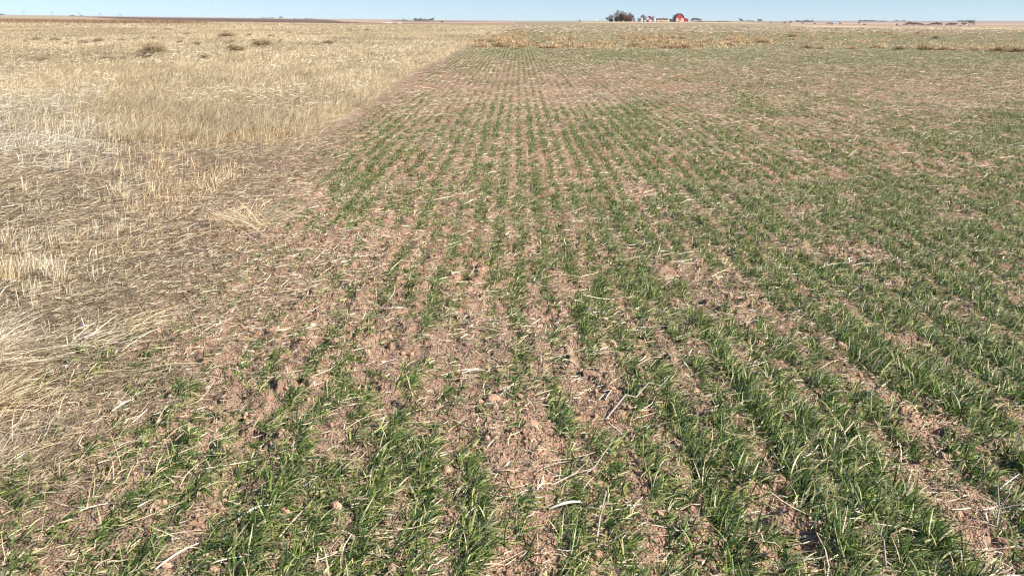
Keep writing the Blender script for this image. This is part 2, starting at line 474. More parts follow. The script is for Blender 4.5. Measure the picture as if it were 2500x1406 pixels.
# ---------------------------------------------------------------- blades
def blade_arrays(base, az, lean, bend, length, width, col, seg=3, tipw=.12, twist=None, hug=True, lift=.004, basew=.7, curl=.35):
    n = len(az)
    th = lean[:, None] + bend[:, None] * (np.arange(seg)[None] + .5) / seg
    d = np.stack([np.sin(az), np.cos(az)], 1)
    azs_ = az[:, None] + rng.normal(0, curl, n)[:, None] * np.arange(seg)[None] / max(seg - 1, 1)
    step = (length / seg)[:, None]
    zz = np.zeros((n, 1))
    hx = np.concatenate([zz, np.cumsum(np.sin(th) * np.sin(azs_), 1)], 1) * step
    hy = np.concatenate([zz, np.cumsum(np.sin(th) * np.cos(azs_), 1)], 1) * step
    ver = np.concatenate([np.zeros((n, 1)), np.cumsum(np.cos(th), 1)], 1) * (length / seg)[:, None]
    P = np.empty((n, seg + 1, 3))
    P[:, :, 0] = base[:, 0, None] + hx
    P[:, :, 1] = base[:, 1, None] + hy
    P[:, :, 2] = base[:, 2, None] + ver
    if hug:
        hz = H(P[:, 1:, 0].ravel(), P[:, 1:, 1].ravel()).reshape(n, seg)
        P[:, 1:, 2] = np.maximum(P[:, 1:, 2], hz + lift)
    tw = rng.uniform(-.9, .9, n) if twist is None else twist
    side = np.stack([d[:, 1] * np.cos(tw), -d[:, 0] * np.cos(tw), np.sin(tw)], 1)
    t = np.linspace(0, 1, seg + 1)
    prof = np.where(t < .35, basew + (1 - basew) * t / .35, 1 - (1 - tipw) * ((t - .35) / .65) ** 1.6)
    off = side[:, None, :] * (width[:, None] * prof[None] * .5)[:, :, None]
    V = np.stack([P - off, P + off], 2)            # n, seg+1, 2, 3
    idx = (np.arange(n) * (seg + 1) * 2)[:, None] + (np.arange(seg) * 2)[None]
    F = np.stack([idx, idx + 1, idx + 3, idx + 2], 2).reshape(-1, 4)
    C = np.repeat(col, (seg + 1) * 2, axis=0)
    return V.reshape(-1, 3), F, C

class Acc:
    def __init__(s): s.V = []; s.F = []; s.C = []; s.n = 0
    def add(s, V, F, C):
        s.V.append(V.astype(np.float32)); s.F.append((F + s.n).astype(np.int32)); s.C.append(C.astype(np.float32)); s.n += len(V)
    def build(s, name, mat, smooth=True):
        return add_mesh(name, mesh_np(name, np.vstack(s.V), np.vstack(s.F), mat, np.vstack(s.C), smooth))

def palette(n, cols, w, jit=.18):
    cols = np.array(cols); k = rng.choice(len(cols), n, p=np.array(w) / sum(w))
    c = cols[k] * rng.uniform(1 - jit, 1 + jit, (n, 1))
    return c

WHEAT = [(.062, .115, .026), (.112, .190, .034), (.20, .28, .065), (.36, .40, .13), (.53, .50, .27), (.60, .50, .33), (.030, .070, .024)]

def soft(y, y0, y1):            # neighbouring densities fade into each other
    return rng.random(len(y)) < sstep(y0 * .84, y0 * 1.16, y) * (1 - sstep(y1 * .84, y1 * 1.16, y))

def in_fan(x, y, m=1.2, s=.70):
    return (np.abs(x) < s * y + m)

# --- drilled wheat
wheat = Acc()
def wheat_band(y0, y1, lam, nb, seg, wid, lenr, wts, x_lo=None, power=1.0):
    ya, yb = max(y0 * .84, 1.45), y1 * 1.16
    half = .70 * yb + 1.2
    k0 = int(max(-half, -3.4) / ROW) - 1; k1 = int(half / ROW) + 1
    ks = np.arange(k0, k1)
    n = int(lam * (yb - ya))
    K = np.repeat(ks, n)
    y = rng.uniform(ya, yb, len(K))
    lo = 1 - sstep(9, 17, np.full(len(K), .5 * (y0 + y1)))
    wob = (.018 + .015 * lo) * vn(y * 1.6, K * 3.7, 8)
    x = K * ROW + wob + rng.normal(0, 1, len(K)) * (.018 + .006 * lo)
    off = rng.random(len(K)) < (.10 + .14 * (y0 < 2) + .18 * lo * (.5 * (y0 + y1) > 4))
    x = np.where(off, x + rng.uniform(-.09, .09, len(K)), x)
    rowf = .68 + .68 * hsh(K, np.floor(y * .12 + K * .37), 401)   # some drill rows came up thicker than others
    m = in_fan(x, y) & (soft(y, y0, y1) | ((y0 < 2) & (y < 2.2))); x = x[m]; y = y[m]; rowf = rowf[m]
    g = np.clip(greenness(x, y) * rowf, 0, 1.2)
    tuft = .5 + .5 * fbm(x * 4.6, y * 2.6, 81, 2) * 2.0        # plants bunch along the row
    keep = rng.random(len(x)) < np.clip(g * (.15 + 1.7 * tuft), 0, 1) ** power
    x = x[keep]; y = y[keep]; g = g[keep]
    z = H(x, y) - .004
    n = len(x)
    rep = rng.integers(max(2, nb - 2), nb + 3, n)
    X = np.repeat(x, rep); Y = np.repeat(y, rep); Z = np.repeat(z, rep); G = np.repeat(g, rep)
    N = len(X)
    X = X + rng.normal(0, .007, N); Y = Y + rng.normal(0, .010, N)
    az = rng.normal(R(78), R(48), N)
    lean = np.clip(rng.normal(.88, .42, N), 0, 1.55); bend = rng.uniform(.3, 1.6, N)
    ln = rng.uniform(lenr[0], lenr[1], N) * (.62 + .5 * G)
    w = rng.uniform(.65, 1.25, N) * wid
    yel = rng.random(N)
    col = palette(N, WHEAT, wts)
    V, F, C = blade_arrays(np.stack([X, Y, Z], 1), az, lean, bend, ln, w, col, seg)
    if seg > 1:                  # many leaves are yellowed or dried from the tip
        C = C.reshape(N, seg + 1, 2, 3)
        k = np.where(yel < .38, rng.uniform(.3, 1, N), 0)[:, None, None]
        C[:, -1] = C[:, -1] * (1 - k) + np.array((.52, .44, .22)) * k
        C[:, -2] = C[:, -2] * (1 - k * .5) + np.array((.46, .42, .18)) * k * .5
        C = C.reshape(-1, 3)
    wheat.add(V, F, C)
    return N

W1 = [3, 4, 3.2, 2.4, 2.2, 1.8, 3.5]
nb1 = wheat_band(1.5, 4.6, 215, 8, 5, .0054, (.045, .125), W1)
nb2 = wheat_band(4.6, 9.5, 260, 7, 3, .0048, (.038, .095), W1)
nb3 = wheat_band(9.5, 20, 190, 6, 2, .0066, (.035, .082), [3, 4, 3, 2.4, 2.2, 1.8, 2.5])
nb4 = wheat_band(20, 52, 40, 5, 1, .016, (.05, .09), [3, 4, 3, 2.5, 2.2, 1.8, 1.5])
nb5 = wheat_band(52, 130, 7, 4, 1, .030, (.05, .11), [2, 4, 4, 3, 2, 2, 1])
wo_ = wheat.build('winter_wheat', M_LEAF)
tag(wo_, 'short green winter wheat drilled in rows over bare red soil', 'wheat crop', kind='stuff')

# --- straw litter lying everywhere
STRAW = [(.74, .63, .44), (.60, .49, .34), (.48, .37, .26), (.26, .19, .14), (.84, .78, .64)]
straw = Acc()
def litter(y0, y1, dens, seg, wid, lenr, sel, azm=70, azs=60, cols=STRAW, wts=(4, 4, 3, 2, 1.2), liftmax=.02, acc=None, half_m=1.2):
    ya, yb = max(y0 * .84, 1.45), y1 * 1.16
    half = .70 * yb + half_m
    n = int(dens * (yb - ya) * half * 2)
    x = rng.uniform(-half, half, n); y = rng.uniform(ya, yb, n)
    m = in_fan(x, y, half_m) & (soft(y, y0, y1) | ((y0 < 2) & (y < 2.2))); x = x[m]; y = y[m]
    p = sel(x, y); m = rng.random(len(x)) < p; x = x[m]; y = y[m]; n = len(x)
    z = H(x, y) + rng.uniform(.001, liftmax, n)
    az = rng.normal(R(azm), R(azs), n)
    lean = rng.uniform(1.35, 1.65, n); bend = rng.uniform(-.25, .3, n)
    ln = lenr[0] * np.exp(rng.exponential(.42, n)) ; ln = np.minimum(ln, lenr[1])
    w = rng.uniform(.5, 1.3, n) * wid
    V, F, C = blade_arrays(np.stack([x, y, z], 1), az, lean, bend, ln, w, palette(n, cols, wts), seg, tipw=.55, lift=.003, basew=.8)
    (acc or straw).add(V, F, C)
def s_right(x, y):
    e = x - edge_x(y)
    n = sstep(-.5, .5, fbm(x * 1.1, y * .8, 120, 3))
    return np.clip(.35 + .6 * n, 0, 1) * sstep(-.4, .3, e)
def s_left(x, y):
    e = x - edge_x(y)
    n = sstep(-.5, .4, fbm(x * .9, y * .7, 130, 3))
    return np.clip(.30 + .7 * n, 0, 1) * sstep(.7, -.5, e)
litter(1.5, 5, 1500, 3, .0040, (.03, .24), s_right)
litter(5, 10, 1100, 2, .0048, (.035, .22), s_right)
litter(10, 22, 420, 1, .0075, (.05, .22), s_right)
litter(22, 60, 75, 1, .015, (.08, .26), s_right, wts=(3, 4, 5, 3, .7))
litter(60, 125, 9.0, 1, .035, (.12, .4), s_right, wts=(2, 3, 5, 4, .3))
litter(125, 330, .9, 1, .10, (.3, 1.2), s_right, azs=40, wts=(2, 3, 4, 5, .3), liftmax=.08)
# fine grey-brown chaff
CH = [(.30, .22, .16), (.38, .29, .21), (.20, .15, .11), (.50, .42, .31)]
litter(1.5, 5, 2200, 1, .0028, (.012, .05), s_right, azs=120, cols=CH, wts=(3, 3, 2, 2), liftmax=.006)
litter(5, 10, 1000, 1, .004, (.015, .06), s_right, azs=120, cols=CH, wts=(3, 3, 2, 2), liftmax=.006)
# short stray leaves, green and dry, matted between the rows
FILL = [(.15, .20, .065), (.28, .29, .13), (.42, .36, .21), (.09, .125, .04), (.30, .22, .14)]
def s_fill(x, y):
    return np.clip(.25 + .9 * greenness(x, y), 0, 1) * sstep(-.5, .5, fbm(x * 2.5, y * 1.6, 410, 3) + .25) * sstep(-.3, .3, x - edge_x(y))
litter(1.5, 5, 2000, 3, .0038, (.022, .075), s_fill, azs=80, cols=FILL, wts=(3, 3, 2.5, 2.5, 1.5), liftmax=.025)
litter(5, 10, 1500, 2, .0042, (.025, .075), s_fill, azs=80, cols=FILL, wts=(3, 3, 2.5, 2.5, 1.5), liftmax=.025)
litter(10, 20, 420, 1, .0075, (.03, .08), s_fill, azs=80, cols=FILL, wts=(3, 3, 2.5, 2.5, 1.5), liftmax=.025)
so = straw.build('straw_litter', M_STRAW)
tag(so, 'pale broken straw, chaff and stray leaves scattered over the wheat rows', 'straw', kind='stuff')

mat_l = Acc()
LS = [(.68, .56, .38), (.56, .45, .30), (.43, .34, .23), (.24, .18, .12), (.80, .72, .56)]
litter(1.5, 6, 2900, 3, .0030, (.03, .22), s_left, azm=65, azs=50, cols=LS, wts=(2.4, 4, 5, 4, .7), acc=mat_l, liftmax=.05)
litter(6, 14, 1500, 2, .0044, (.05, .26), s_left, azm=70, azs=50, cols=LS, wts=(2.6, 4, 5, 4, .8), acc=mat_l, liftmax=.05)
# thin olive undergrowth in the residue
OL = [(.15, .16, .085), (.22, .20, .12), (.26, .21, .14), (.10, .12, .055)]
def s_under(x, y):
    return s_left(x, y) * sstep(-.2, .45, fbm(x * .8, y * .5, 140, 3))
litter(1.5, 10, 2200, 2, .0035, (.03, .10), s_under, azm=60, azs=60, cols=OL, wts=(3, 3, 2, 2), acc=mat_l, liftmax=.03)
mo = mat_l.build('straw_mat', M_STRAW)
tag(mo, 'flattened tan straw residue covering the ground beside the wheat', 'straw residue', kind='stuff')

# --- standing stubble on the left
stub = Acc()
BLEACH = [(.80, .74, .58), (.70, .62, .44), (.62, .52, .35), (.45, .38, .27)]
TAN = [(.60, .45, .27), (.52, .37, .21), (.68, .55, .36), (.40, .28, .16)]
def stubble(y0, y1, rowsp, gap, nst, seg, wid, hr):
    half = .70 * y1 + 1.2
    ks = np.arange(int(-half / rowsp) - 1, int(-2.2 / rowsp) + 1)
    n = int((y1 - y0) / gap)
    K = np.repeat(ks, n); y = rng.uniform(y0, y1, len(K))
    x = K * rowsp + rng.normal(0, .03, len(K))
    e = x - edge_x(y)
    pn = fbm(x * .7, y * .45, 150, 3)
    m = in_fan(x, y) & (e < -.25) & ((y < 9.9) | (y > 11.9) | (rng.random(len(x)) < .25)) & (rng.random(len(x)) < sstep(-.15, .3, pn - .12) * sstep(-.2, -1.0, e))
    x = x[m]; y = y[m]
    rep = rng.integers(nst // 2, nst * 2, len(x))
    X = np.repeat(x, rep) + rng.normal(0, .022, rep.sum()); Y = np.repeat(y, rep) + rng.normal(0, .022, rep.sum())
    N = len(X); Z = H(X, Y) - .005
    az = rng.normal(R(75), R(50), N); lean = np.abs(rng.normal(.30, .38, N)); bend = rng.normal(.1, .2, N)
    br = rng.random(N) < .35; lean = np.where(br, rng.uniform(.6, 1.4, N), lean)
    ln = rng.uniform(hr[0], hr[1], N)
    u, v = project(X, Y)
    bl = (rng.random(N) < sstep(420, 200, u + 60 * vn(X, Y, 3)))
    col = np.where(bl[:, None], palette(N, BLEACH, (2, 4, 3, 2)), palette(N, TAN, (3, 3, 3, 2)))
    V, F, C = blade_arrays(np.stack([X, Y, Z], 1), az, lean, bend, ln, rng.uniform(.7, 1.3, N) * wid, col, seg, tipw=.8, hug=False, basew=.95)
    stub.add(V, F, C)
stubble(3.6, 8, .22, .05, 9, 2, .0036, (.05, .13))
stubble(8, 15, .22, .05, 9, 2, .0046, (.08, .20))
# short matted dry grass between the stubble
def mat_tufts(y0, y1, dens, hr, wid):
    half = .70 * y1 + 1.2
    n = int(dens * (y1 - y0) * (half - 1.4))
    x = rng.uniform(-half, -1.4, n); y = rng.uniform(y0, y1, n)
    e = x - edge_x(y); pn = fbm(x * .9, y * .55, 155, 3)
    m = in_fan(x, y) & (y < 12.8) & (rng.random(n) < sstep(-.25, .3, pn) * sstep(.3, -.6, e) * (1 - .75 * sstep(9.6, 10.4, y) * sstep(12.2, 11.8, y)))
    x = x[m]; y = y[m]; pn = pn[m]; n = len(x)
    V, F, C = blade_arrays(np.stack([x, y, H(x, y) - .004], 1), rng.normal(R(75), R(45), n), rng.uniform(.35, 1.45, n), rng.uniform(0, 1.2, n),
                           rng.uniform(hr[0], hr[1], n) * (1 + .4 * pn), rng.uniform(.6, 1.3, n) * wid,
                           palette(n, [(.60, .47, .29), (.50, .38, .22), (.42, .34, .22), (.70, .60, .42), (.26, .24, .13)], (3, 3, 3, 1.5, 1.2)), 3, tipw=.35)
    stub.add(V, F, C)
mat_tufts(1.5, 6, 1100, (.05, .15), .0030)
mat_tufts(6, 13, 1300, (.07, .20), .0040)

st = stub.build('stubble', M_STRAW)
tag(st, 'standing cut stubble stalks on the left before the cream grass', 'stubble', kind='stuff')

# --- the cream dry grass field
dry = Acc()
DG = [(.64, .52, .33), (.54, .43, .27), (.76, .66, .46), (.38, .28, .18), (.46, .41, .27)]
def grass_front(x):              # the near rim of the tall grass
    return 12.2 + .5 * vn(x * 1.1, x * 0, 160) + 1.3 * sstep(-6, -9, x) + .5 * sstep(-4, -2.5, x)
def drygrass(y0, y1, dens, seg, wid, hr, leanm):
    yb = y1 * 1.16; ya = y0 * .84
    half = .70 * yb + 1.2
    n = int(dens * (yb - ya) * (half - 2.4))
    x = rng.uniform(-half, -2.3, n); y = rng.uniform(ya, yb, n)
    e = x - edge_x(y)
    pn = fbm(x * .5, y * .25, 170, 3)
    m = in_fan(x, y) & soft(y, y0 if y0 > 11 else 5, y1) & (y > grass_front(x)) & (rng.random(n) < sstep(.1, -.3, e + .25 + .3 * fbm(y * .7, y * 0, 9, 3)) * (.55 + .45 * sstep(-.5, .2, pn)))
    x = x[m]; y = y[m]; n = len(x); e = e[m]; pn = pn[m]
    z = H(x, y) - .01
    az = rng.normal(R(70), R(50), n); lean = np.abs(rng.normal(leanm, .40, n)); bend = rng.uniform(.1, 1.7, n)
    ln = rng.uniform(hr[0], hr[1], n) * (.72 + .28 * sstep(-.2, -1.2, e)) * (1 + .25 * pn)
    k = sstep(-.3, .4, fbm(x * .12, y * .06, 175, 3))[:, None]
    col = palette(n, DG, (4, 3, 2.5, 1.6, 1.2)) * (1.08 - .30 * k) * (1 - .22 * sstep(.0, .5, fbm(x * .9, y * .35, 177, 3))[:, None])
    V, F, C = blade_arrays(np.stack([x, y, z], 1), az, lean, bend, ln, rng.uniform(.6, 1.3, n) * wid, col, seg, tipw=.4, hug=False)
    dry.add(V, F, C)
drygrass(11, 18, 1700, 3, .0050, (.14, .32), .45)
drygrass(18, 32, 620, 2, .0085, (.14, .32), .6)
drygrass(32, 60, 190, 2, .018, (.14, .30), .8)
drygrass(60, 130, 60, 1, .04, (.12, .30), .9)
drygrass(130, 330, 6, 1, .12, (.15, .40), .9)
def flecks(y0, y1, dens, wid, lr):
    half = .70 * y1 + 1.2
    n = int(dens * (y1 - y0) * (half - 2.4))
    x = rng.uniform(-half, -2.6, n); y = rng.uniform(y0, y1, n)
    m = in_fan(x, y) & (rng.random(n) < sstep(-.2, .4, fbm(x * .5, y * .22, 190, 3))) & (x < edge_x(y) - .8)
    x = x[m]; y = y[m]; n = len(x); z = H(x, y) + rng.uniform(.08, .26, n)
    V, F, C = blade_arrays(np.stack([x, y, z], 1), rng.normal(R(80), R(40), n), rng.uniform(1.1, 1.8, n), rng.uniform(-.2, .9, n),
                           rng.uniform(lr[0], lr[1], n), rng.uniform(.6, 1.4, n) * wid, palette(n, [(.80, .73, .56), (.70, .60, .42)], (2, 2)), 2, tipw=.5, hug=False)
    dry.add(V, F, C)
flecks(13, 30, 70, .010, (.08, .22))
flecks(30, 70, 12, .018, (.10, .24))
# lodged straw at the far left, overexposed brightness put into its whiter colour
def bleached(n):
    gxy = [ground_at(p, q) for p, q in ((-350, 330), (240, 330))]
    x = rng.uniform(-19, -5.0, n); y = rng.uniform(9.0, 27, n)
    u, v = project(x, y)
    m = rng.random(n) < sstep(270, 185, u + 50 * vn(x * .8, y * .8, 4)) * sstep(232, 330, v + 40 * vn(x * .7, y * .7, 6)) * (.35 + .65 * sstep(-.3, .4, fbm(x * .8, y * .5, 333, 3))) * sstep(460, 400, v + 30 * vn(x, y, 5))
    x = x[m]; y = y[m]; n = len(x); z = H(x, y) + rng.uniform(0, .14, n) + .16 * sstep(12.5, 15, y)
    az = rng.normal(R(75), R(45), n)
    V, F, C = blade_arrays(np.stack([x, y, z], 1), az, np.where(rng.random(n) < .35, rng.uniform(0, .6, n), rng.uniform(.9, 1.6, n)), rng.uniform(0, 1.1, n), rng.uniform(.10, .32, n),
                           rng.uniform(.004, .008, n), palette(n, [(.78, .74, .62), (.66, .61, .48), (.46, .40, .31)], (4, 3, 1.8)), 3, tipw=.5)
    dry.add(V, F, C)
bleached(90000)
do = dry.build('dry_grass', M_DRY)
tag(do, 'tall cream dry grass filling the field on the left', 'dry grass', kind='stuff')

# --- loose crumbs of soil
def ico():
    t = (1 + 5 ** .5) / 2
    v = np.array([(-1,t,0),(1,t,0),(-1,-t,0),(1,-t,0),(0,-1,t),(0,1,t),(0,-1,-t),(0,1,-t),(t,0,-1),(t,0,1),(-t,0,-1),(-t,0,1)], float)
    f = np.array([(0,11,5),(0,5,1),(0,1,7),(0,7,10),(0,10,11),(1,5,9),(5,11,4),(11,10,2),(10,7,6),(7,1,8),(3,9,4),(3,4,2),(3,2,6),(3,6,8),(3,8,9),(4,9,5),(2,4,11),(6,2,10),(8,6,7),(9,8,1)])
    return v / np.linalg.norm(v[0]), f
IV, IF = ico()
def crumbs():
    n = 90000
    y = 1.5 + 9.5 * rng.random(n) ** .8; x = rng.uniform(-1, 1, n) * (.70 * y + 1.2)
    p = (.2 + .8 * sstep(-.2, .5, fbm(x * 2.2, y * 2.2, 180, 3))) * sstep(-1.2, .2, x - edge_x(y))
    m = rng.random(n) < p; x = x[m]; y = y[m]; n = len(x)
    s = .0028 * np.exp(rng.exponential(.55, n)); s = np.minimum(s, .015)
    z = H(x, y) + s * .35
    sc = s[:, None] * rng.uniform(.7, 1.3, (n, 3)) * np.array((1, 1, .75))
    a = rng.uniform(0, 6.28, n); jit = rng.uniform(.72, 1.25, (n, 12, 1))
    V = IV[None] * jit * sc[:, None, :]
    ca, sa = np.cos(a)[:, None], np.sin(a)[:, None]
    V = np.stack([V[:, :, 0] * ca - V[:, :, 1] * sa, V[:, :, 0] * sa + V[:, :, 1] * ca, V[:, :, 2]], 2)
    V = V + np.stack([x, y, z], 1)[:, None, :]
    F = (IF[None] + (np.arange(n) * 12)[:, None, None]).reshape(-1, 3)
    C = np.repeat(palette(n, [tuple(SOIL), tuple(SOIL * .85), tuple(SOIL2)], (3, 2, 2), .15), 12, axis=0)
    me = mesh_np('soil_crumbs', V.reshape(-1, 3), F, M_CLOD, C, False)
    tag(add_mesh('soil_crumbs', me), 'small crumbs of reddish soil lying between the wheat rows', 'soil crumbs', kind='stuff')
crumbs()

# ---------------------------------------------------------------- single straws, twigs and clods in the foreground
def gp(px, py, up=0.0):
    x, y = ground_at(px, py)
    return np.array((x, y, float(H(np.array([x]), np.array([y]))[0]) + up))

def ribbon(name, p0, p1, width, col, label, cat, sag=.012, curl=.0, n=10, mat=None, group=None, thick=.0012):
    a = gp(*p0, .010); b = gp(*p1, .014)
    c = (a + b) / 2
    org = c.copy()
    t = np.linspace(0, 1, n + 1)
    d = b - a; side = np.array((d[1], -d[0], 0.0)); side /= np.linalg.norm(side)
    P = a[None] + d[None] * t[:, None] + side[None] * (curl * np.sin(np.pi * t))[:, None]
    P[:, 2] = np.maximum(H(P[:, 0], P[:, 1]) + .006, P[:, 2] + sag * np.sin(np.pi * t))
    P -= org
    w = width * (.55 + .45 * np.sin(np.pi * np.clip(t * .9 + .1, 0, 1))) / 2
    vs = []; fs = []
    for i in range(n + 1):
        u = side * w[i]
        vs += [P[i] - u, P[i] + (0, 0, w[i] * .5), P[i] + u, P[i] - (0, 0, thick)]
    for i in range(n):
        for k in range(4):
            fs.append((4*i+k, 4*i+(k+1)%4, 4*i+4+(k+1)%4, 4*i+4+k))
    m = np.array(fs); col4 = np.array(col)[None] * rng.uniform(.85, 1.1, (len(vs), 1))
    me = mesh_np(name, np.array(vs), m, mat or M_STRAW, col4, True)
    o = add_mesh(name, me); o.location = org
    return tag(o, label, cat, group)

ST1 = (.72, .62, .42); PALE = (.82, .78, .68); GREYW = (.34, .28, .24)
ribbon('dry_husk', (1341, 1252), (1424, 1236), .018, PALE, 'white curled dry husk lying between the wheat tufts at bottom centre', 'husk', sag=.02, curl=.012)
ribbon('dry_husk', (582, 1283), (664, 1243), .013, PALE, 'pale broad dry leaf lying on soil at lower left by the wheat tuft', 'husk', sag=.012, curl=-.008)
ribbon('dry_husk', (380, 1402), (486, 1340), .012, (.70, .64, .52), 'long pale dry leaf at the bottom edge beside the left wheat clump', 'husk', sag=.01)
ribbon('dry_husk', (486, 1400), (594, 1378), .009, (.70, .62, .50), 'narrow pale leaf at the bottom edge just right of the long leaf', 'husk', sag=.015, curl=.01)
ribbon('dry_husk', (275, 1012), (324, 986), .022, PALE, 'short wide cream leaf on the trampled straw at left', 'husk', sag=.01)
ribbon('straw_stalk', (296, 866), (392, 806), .010, ST1, 'thick straight straw slanting up right on the residue at left', 'straw')
ribbon('straw_stalk', (1, 958), (72, 938), .009, ST1, 'thick straw poking in from the left edge below the pale tuft', 'straw')
ribbon('straw_stalk', (535, 538), (655, 590), .011, PALE, 'longest bleached straw crossing the field edge, upper of the pair', 'straw', sag=.05)
ribbon('straw_stalk', (550, 552), (640, 606), .008, PALE, 'bleached straw crossing the field edge, lower of the pair', 'straw', sag=.03)
ribbon('straw_stalk', (340, 912), (500, 896), .006, (.70, .58, .34), 'thin golden straw lying level on the residue at left', 'straw', sag=.03, curl=.02)
ribbon('straw_stalk', (352, 1180), (425, 1135), .006, (.70, .58, .34), 'thin golden straw slanting above the lower left wheat clump', 'straw')
ribbon('straw_stalk', (210, 925), (248, 888), .008, ST1, 'short upright-slanting straw on the residue left of the soil edge', 'straw')
ribbon('straw_stalk', (150, 745), (212, 721), .010, ST1, 'pale thick straw lying below the stubble clumps at left', 'straw')
ribbon('straw_stalk', (0, 735), (32, 698), .012, PALE, 'bright straw leaning at the left edge under the stubble', 'straw')
ribbon('straw_stalk', (1128, 926), (1184, 904), .009, PALE, 'pale straw on the bare soil patch left of centre', 'straw')
ribbon('straw_stalk', (1148, 808), (1226, 818), .007, ST1, 'level straw along the upper rim of the bare centre patch', 'straw')
ribbon('straw_stalk', (1432, 776), (1468, 768), .010, PALE, 'short pale straw beside the round stone at centre', 'straw')
ribbon('straw_stalk', (1366, 890), (1415, 898), .009, ST1, 'short thick straw on soil below the two centre stones', 'straw')
ribbon('straw_stalk', (2066, 640), (2072, 652), .014, PALE, 'short bright straw end standing out of the wheat at right', 'straw', sag=.03)
ribbon('straw_stalk', (1310, 1172), (1394, 1132), .007, (.55, .45, .33), 'brown straw on the bare strip above the white husk', 'straw')
ribbon('straw_stalk', (1550, 905), (1620, 880), .009, (.66, .52, .38), 'reddish straw crossing the dark wheat tuft right of centre', 'straw', sag=.02)
ribbon('straw_stalk', (2125, 1140), (2250, 1175), .004, ST1, 'very thin long straw over the lower right wheat', 'straw', sag=.03)
ribbon('straw_stalk', (840, 1060), (940, 1020), .005, ST1, 'fine straw over the bare soil above the left wheat tufts', 'straw', sag=.02)

def twig(pts, rad, label, forks=(), col=GREYW):
    P = [gp(px, py, up) for px, py, up in pts]
    org = P[0].copy()
    b = MB()
    Q = [p - org for p in P]
    for i in range(1, len(Q)):
        Q[i] = Q[i] + rng.normal(0, .003, 3)
    b.tube(Q, np.linspace(rad, rad * .45, len(Q)), 6)
    for (k, dx, dy, dz) in forks:
        b.tube([Q[k], Q[k] + np.array((dx * .5, dy * .5, dz * .6)), Q[k] + np.array((dx, dy, dz))], [rad * .6, rad * .5, rad * .3], 5)
    me = mesh_np('twig', np.array(b.v), np.array([f for f in b.f if len(f) == 4]), M_TWIG, np.array(col)[None] * rng.uniform(.8, 1.15, (len(b.v), 1)), True)
    o = add_mesh('twig', me); o.location = org
    return tag(o, label, 'twig')
twig([(1455, 1332, .01), (1464, 1290, .05), (1478, 1243, .07)], .0045, 'grey thin twig standing right of the white husk', [(1, .02, .03, .03)])
twig([(1479, 1027, .01), (1528, 990, .03), (1552, 990, .035), (1580, 968, .03), (1612, 962, .03), (1632, 942, .05)], .0042, 'long crooked grey twig lying right of the bare centre patch', [(2, -.02, -.05, .02), (4, .05, .05, .03)], col=(.42, .36, .33))
twig([(1345, 1200, .01), (1400, 1180, .03), (1450, 1160, .04), (1492, 1112, .06)], .0035, 'thin forked twig above the white husk', [(2, -.03, .06, .03), (1, .05, .05, .02)], col=(.45, .35, .30))
twig([(1165, 948, .01), (1200, 958, .015), (1225, 960, .01)], .004, 'dark short twig on the bare centre soil', [], col=(.22, .17, .14))
twig([(2430, 1300, .0), (2436, 1275, .05), (2425, 1245, .09)], .0038, 'branched purple-grey dead stem among wheat at right edge', [(1, .07, .03, .08), (1, -.06, .02, .05), (1, .09, .0, .02), (0, -.1, .0, .03)], col=(.34, .26, .24))
twig([(2160, 1406, .01), (2152, 1370, .05), (2140, 1345, .06), (2080, 1330, .03)], .0032, 'bent grey stem at the bottom edge near the right corner', [(2, .03, .05, .02)], col=(.34, .29, .26))
twig([(2065, 1100, .01), (2058, 1082, .05), (2080, 1072, .08), (2095, 1085, .06), (2110, 1112, .02)], .0045, 'pale straw bent into a loop over the right wheat', [], col=(.62, .50, .32))

def clod(px, py, s, label, col=SOIL, name='soil_clod', cat='clod', sq=.75):
    p = gp(px, py, 0)
    v, f = IV.copy(), [tuple(a) for a in IF]
    # one subdivision for an uneven lump
    vs = [tuple(a) for a in v]; cache = {}; nf = []
    def mid(a, b):
        k = (min(a, b), max(a, b))
        if k not in cache:
            q = (np.array(vs[a]) + np.array(vs[b])) / 2; q /= np.linalg.norm(q)
            vs.append(tuple(q)); cache[k] = len(vs) - 1
        return cache[k]
    for it in range(2):
        nf = []
        for a, b, c in f:
            ab, bc, ca = mid(a, b), mid(b, c), mid(c, a)
            nf += [(a, ab, ca), (b, bc, ab), (c, ca, bc), (ab, bc, ca)]
        f = nf; cache = {}
    V = np.array(vs); k = rng.uniform(0, 50)
    d = 1 + .28 * fbm(V[:, 0] * 1.6 + k, V[:, 1] * 1.6 + V[:, 2] * 1.3, 7, 3) + .08 * vn(V[:, 0] * 6 + k, V[:, 2] * 6 + V[:, 1] * 5, 9)
    V = V * d[:, None] * s * np.array((1.1, .9, sq))
    V[:, 2] += s * sq * .12
    me = mesh_np(name, V, np.array(f), M_CLOD, np.array(col)[None] * rng.uniform(.9, 1.1, (len(V), 1)), False)
    o = add_mesh(name, me); o.location = p; o.rotation_euler = (0, 0, rng.uniform(0, 6))
    return tag(o, label, cat)
clod(1478, 790, .022, 'round pinkish stone at centre beside a short pale straw', (.50, .33, .25), 'stone', 'stone')
clod(1496, 838, .024, 'upright tan stone with dark shadow below the round centre stone', (.52, .36, .24), 'stone', 'stone', 1.2)
clod(1460, 836, .018, 'small brown clod just left of the upright centre stone')
clod(822, 1245, .022, 'pointed pink clod with a black shadow between lower left tufts', (.48, .30, .22), sq=1.1)
clod(1852, 842, .022, 'round clod in the wheat right of centre')
clod(2052, 850, .026, 'taller clod on the soil ridge at right', sq=1.1)
clod(2190, 900, .026, 'dark clod on the lit soil ridge nearer the right edge', SOIL * .8)
clod(1300, 1050, .034, 'large dark-shadowed clod at the top of the bottom centre tuft')
clod(1205, 990, .034, 'large lump with shadow on the bare centre patch')
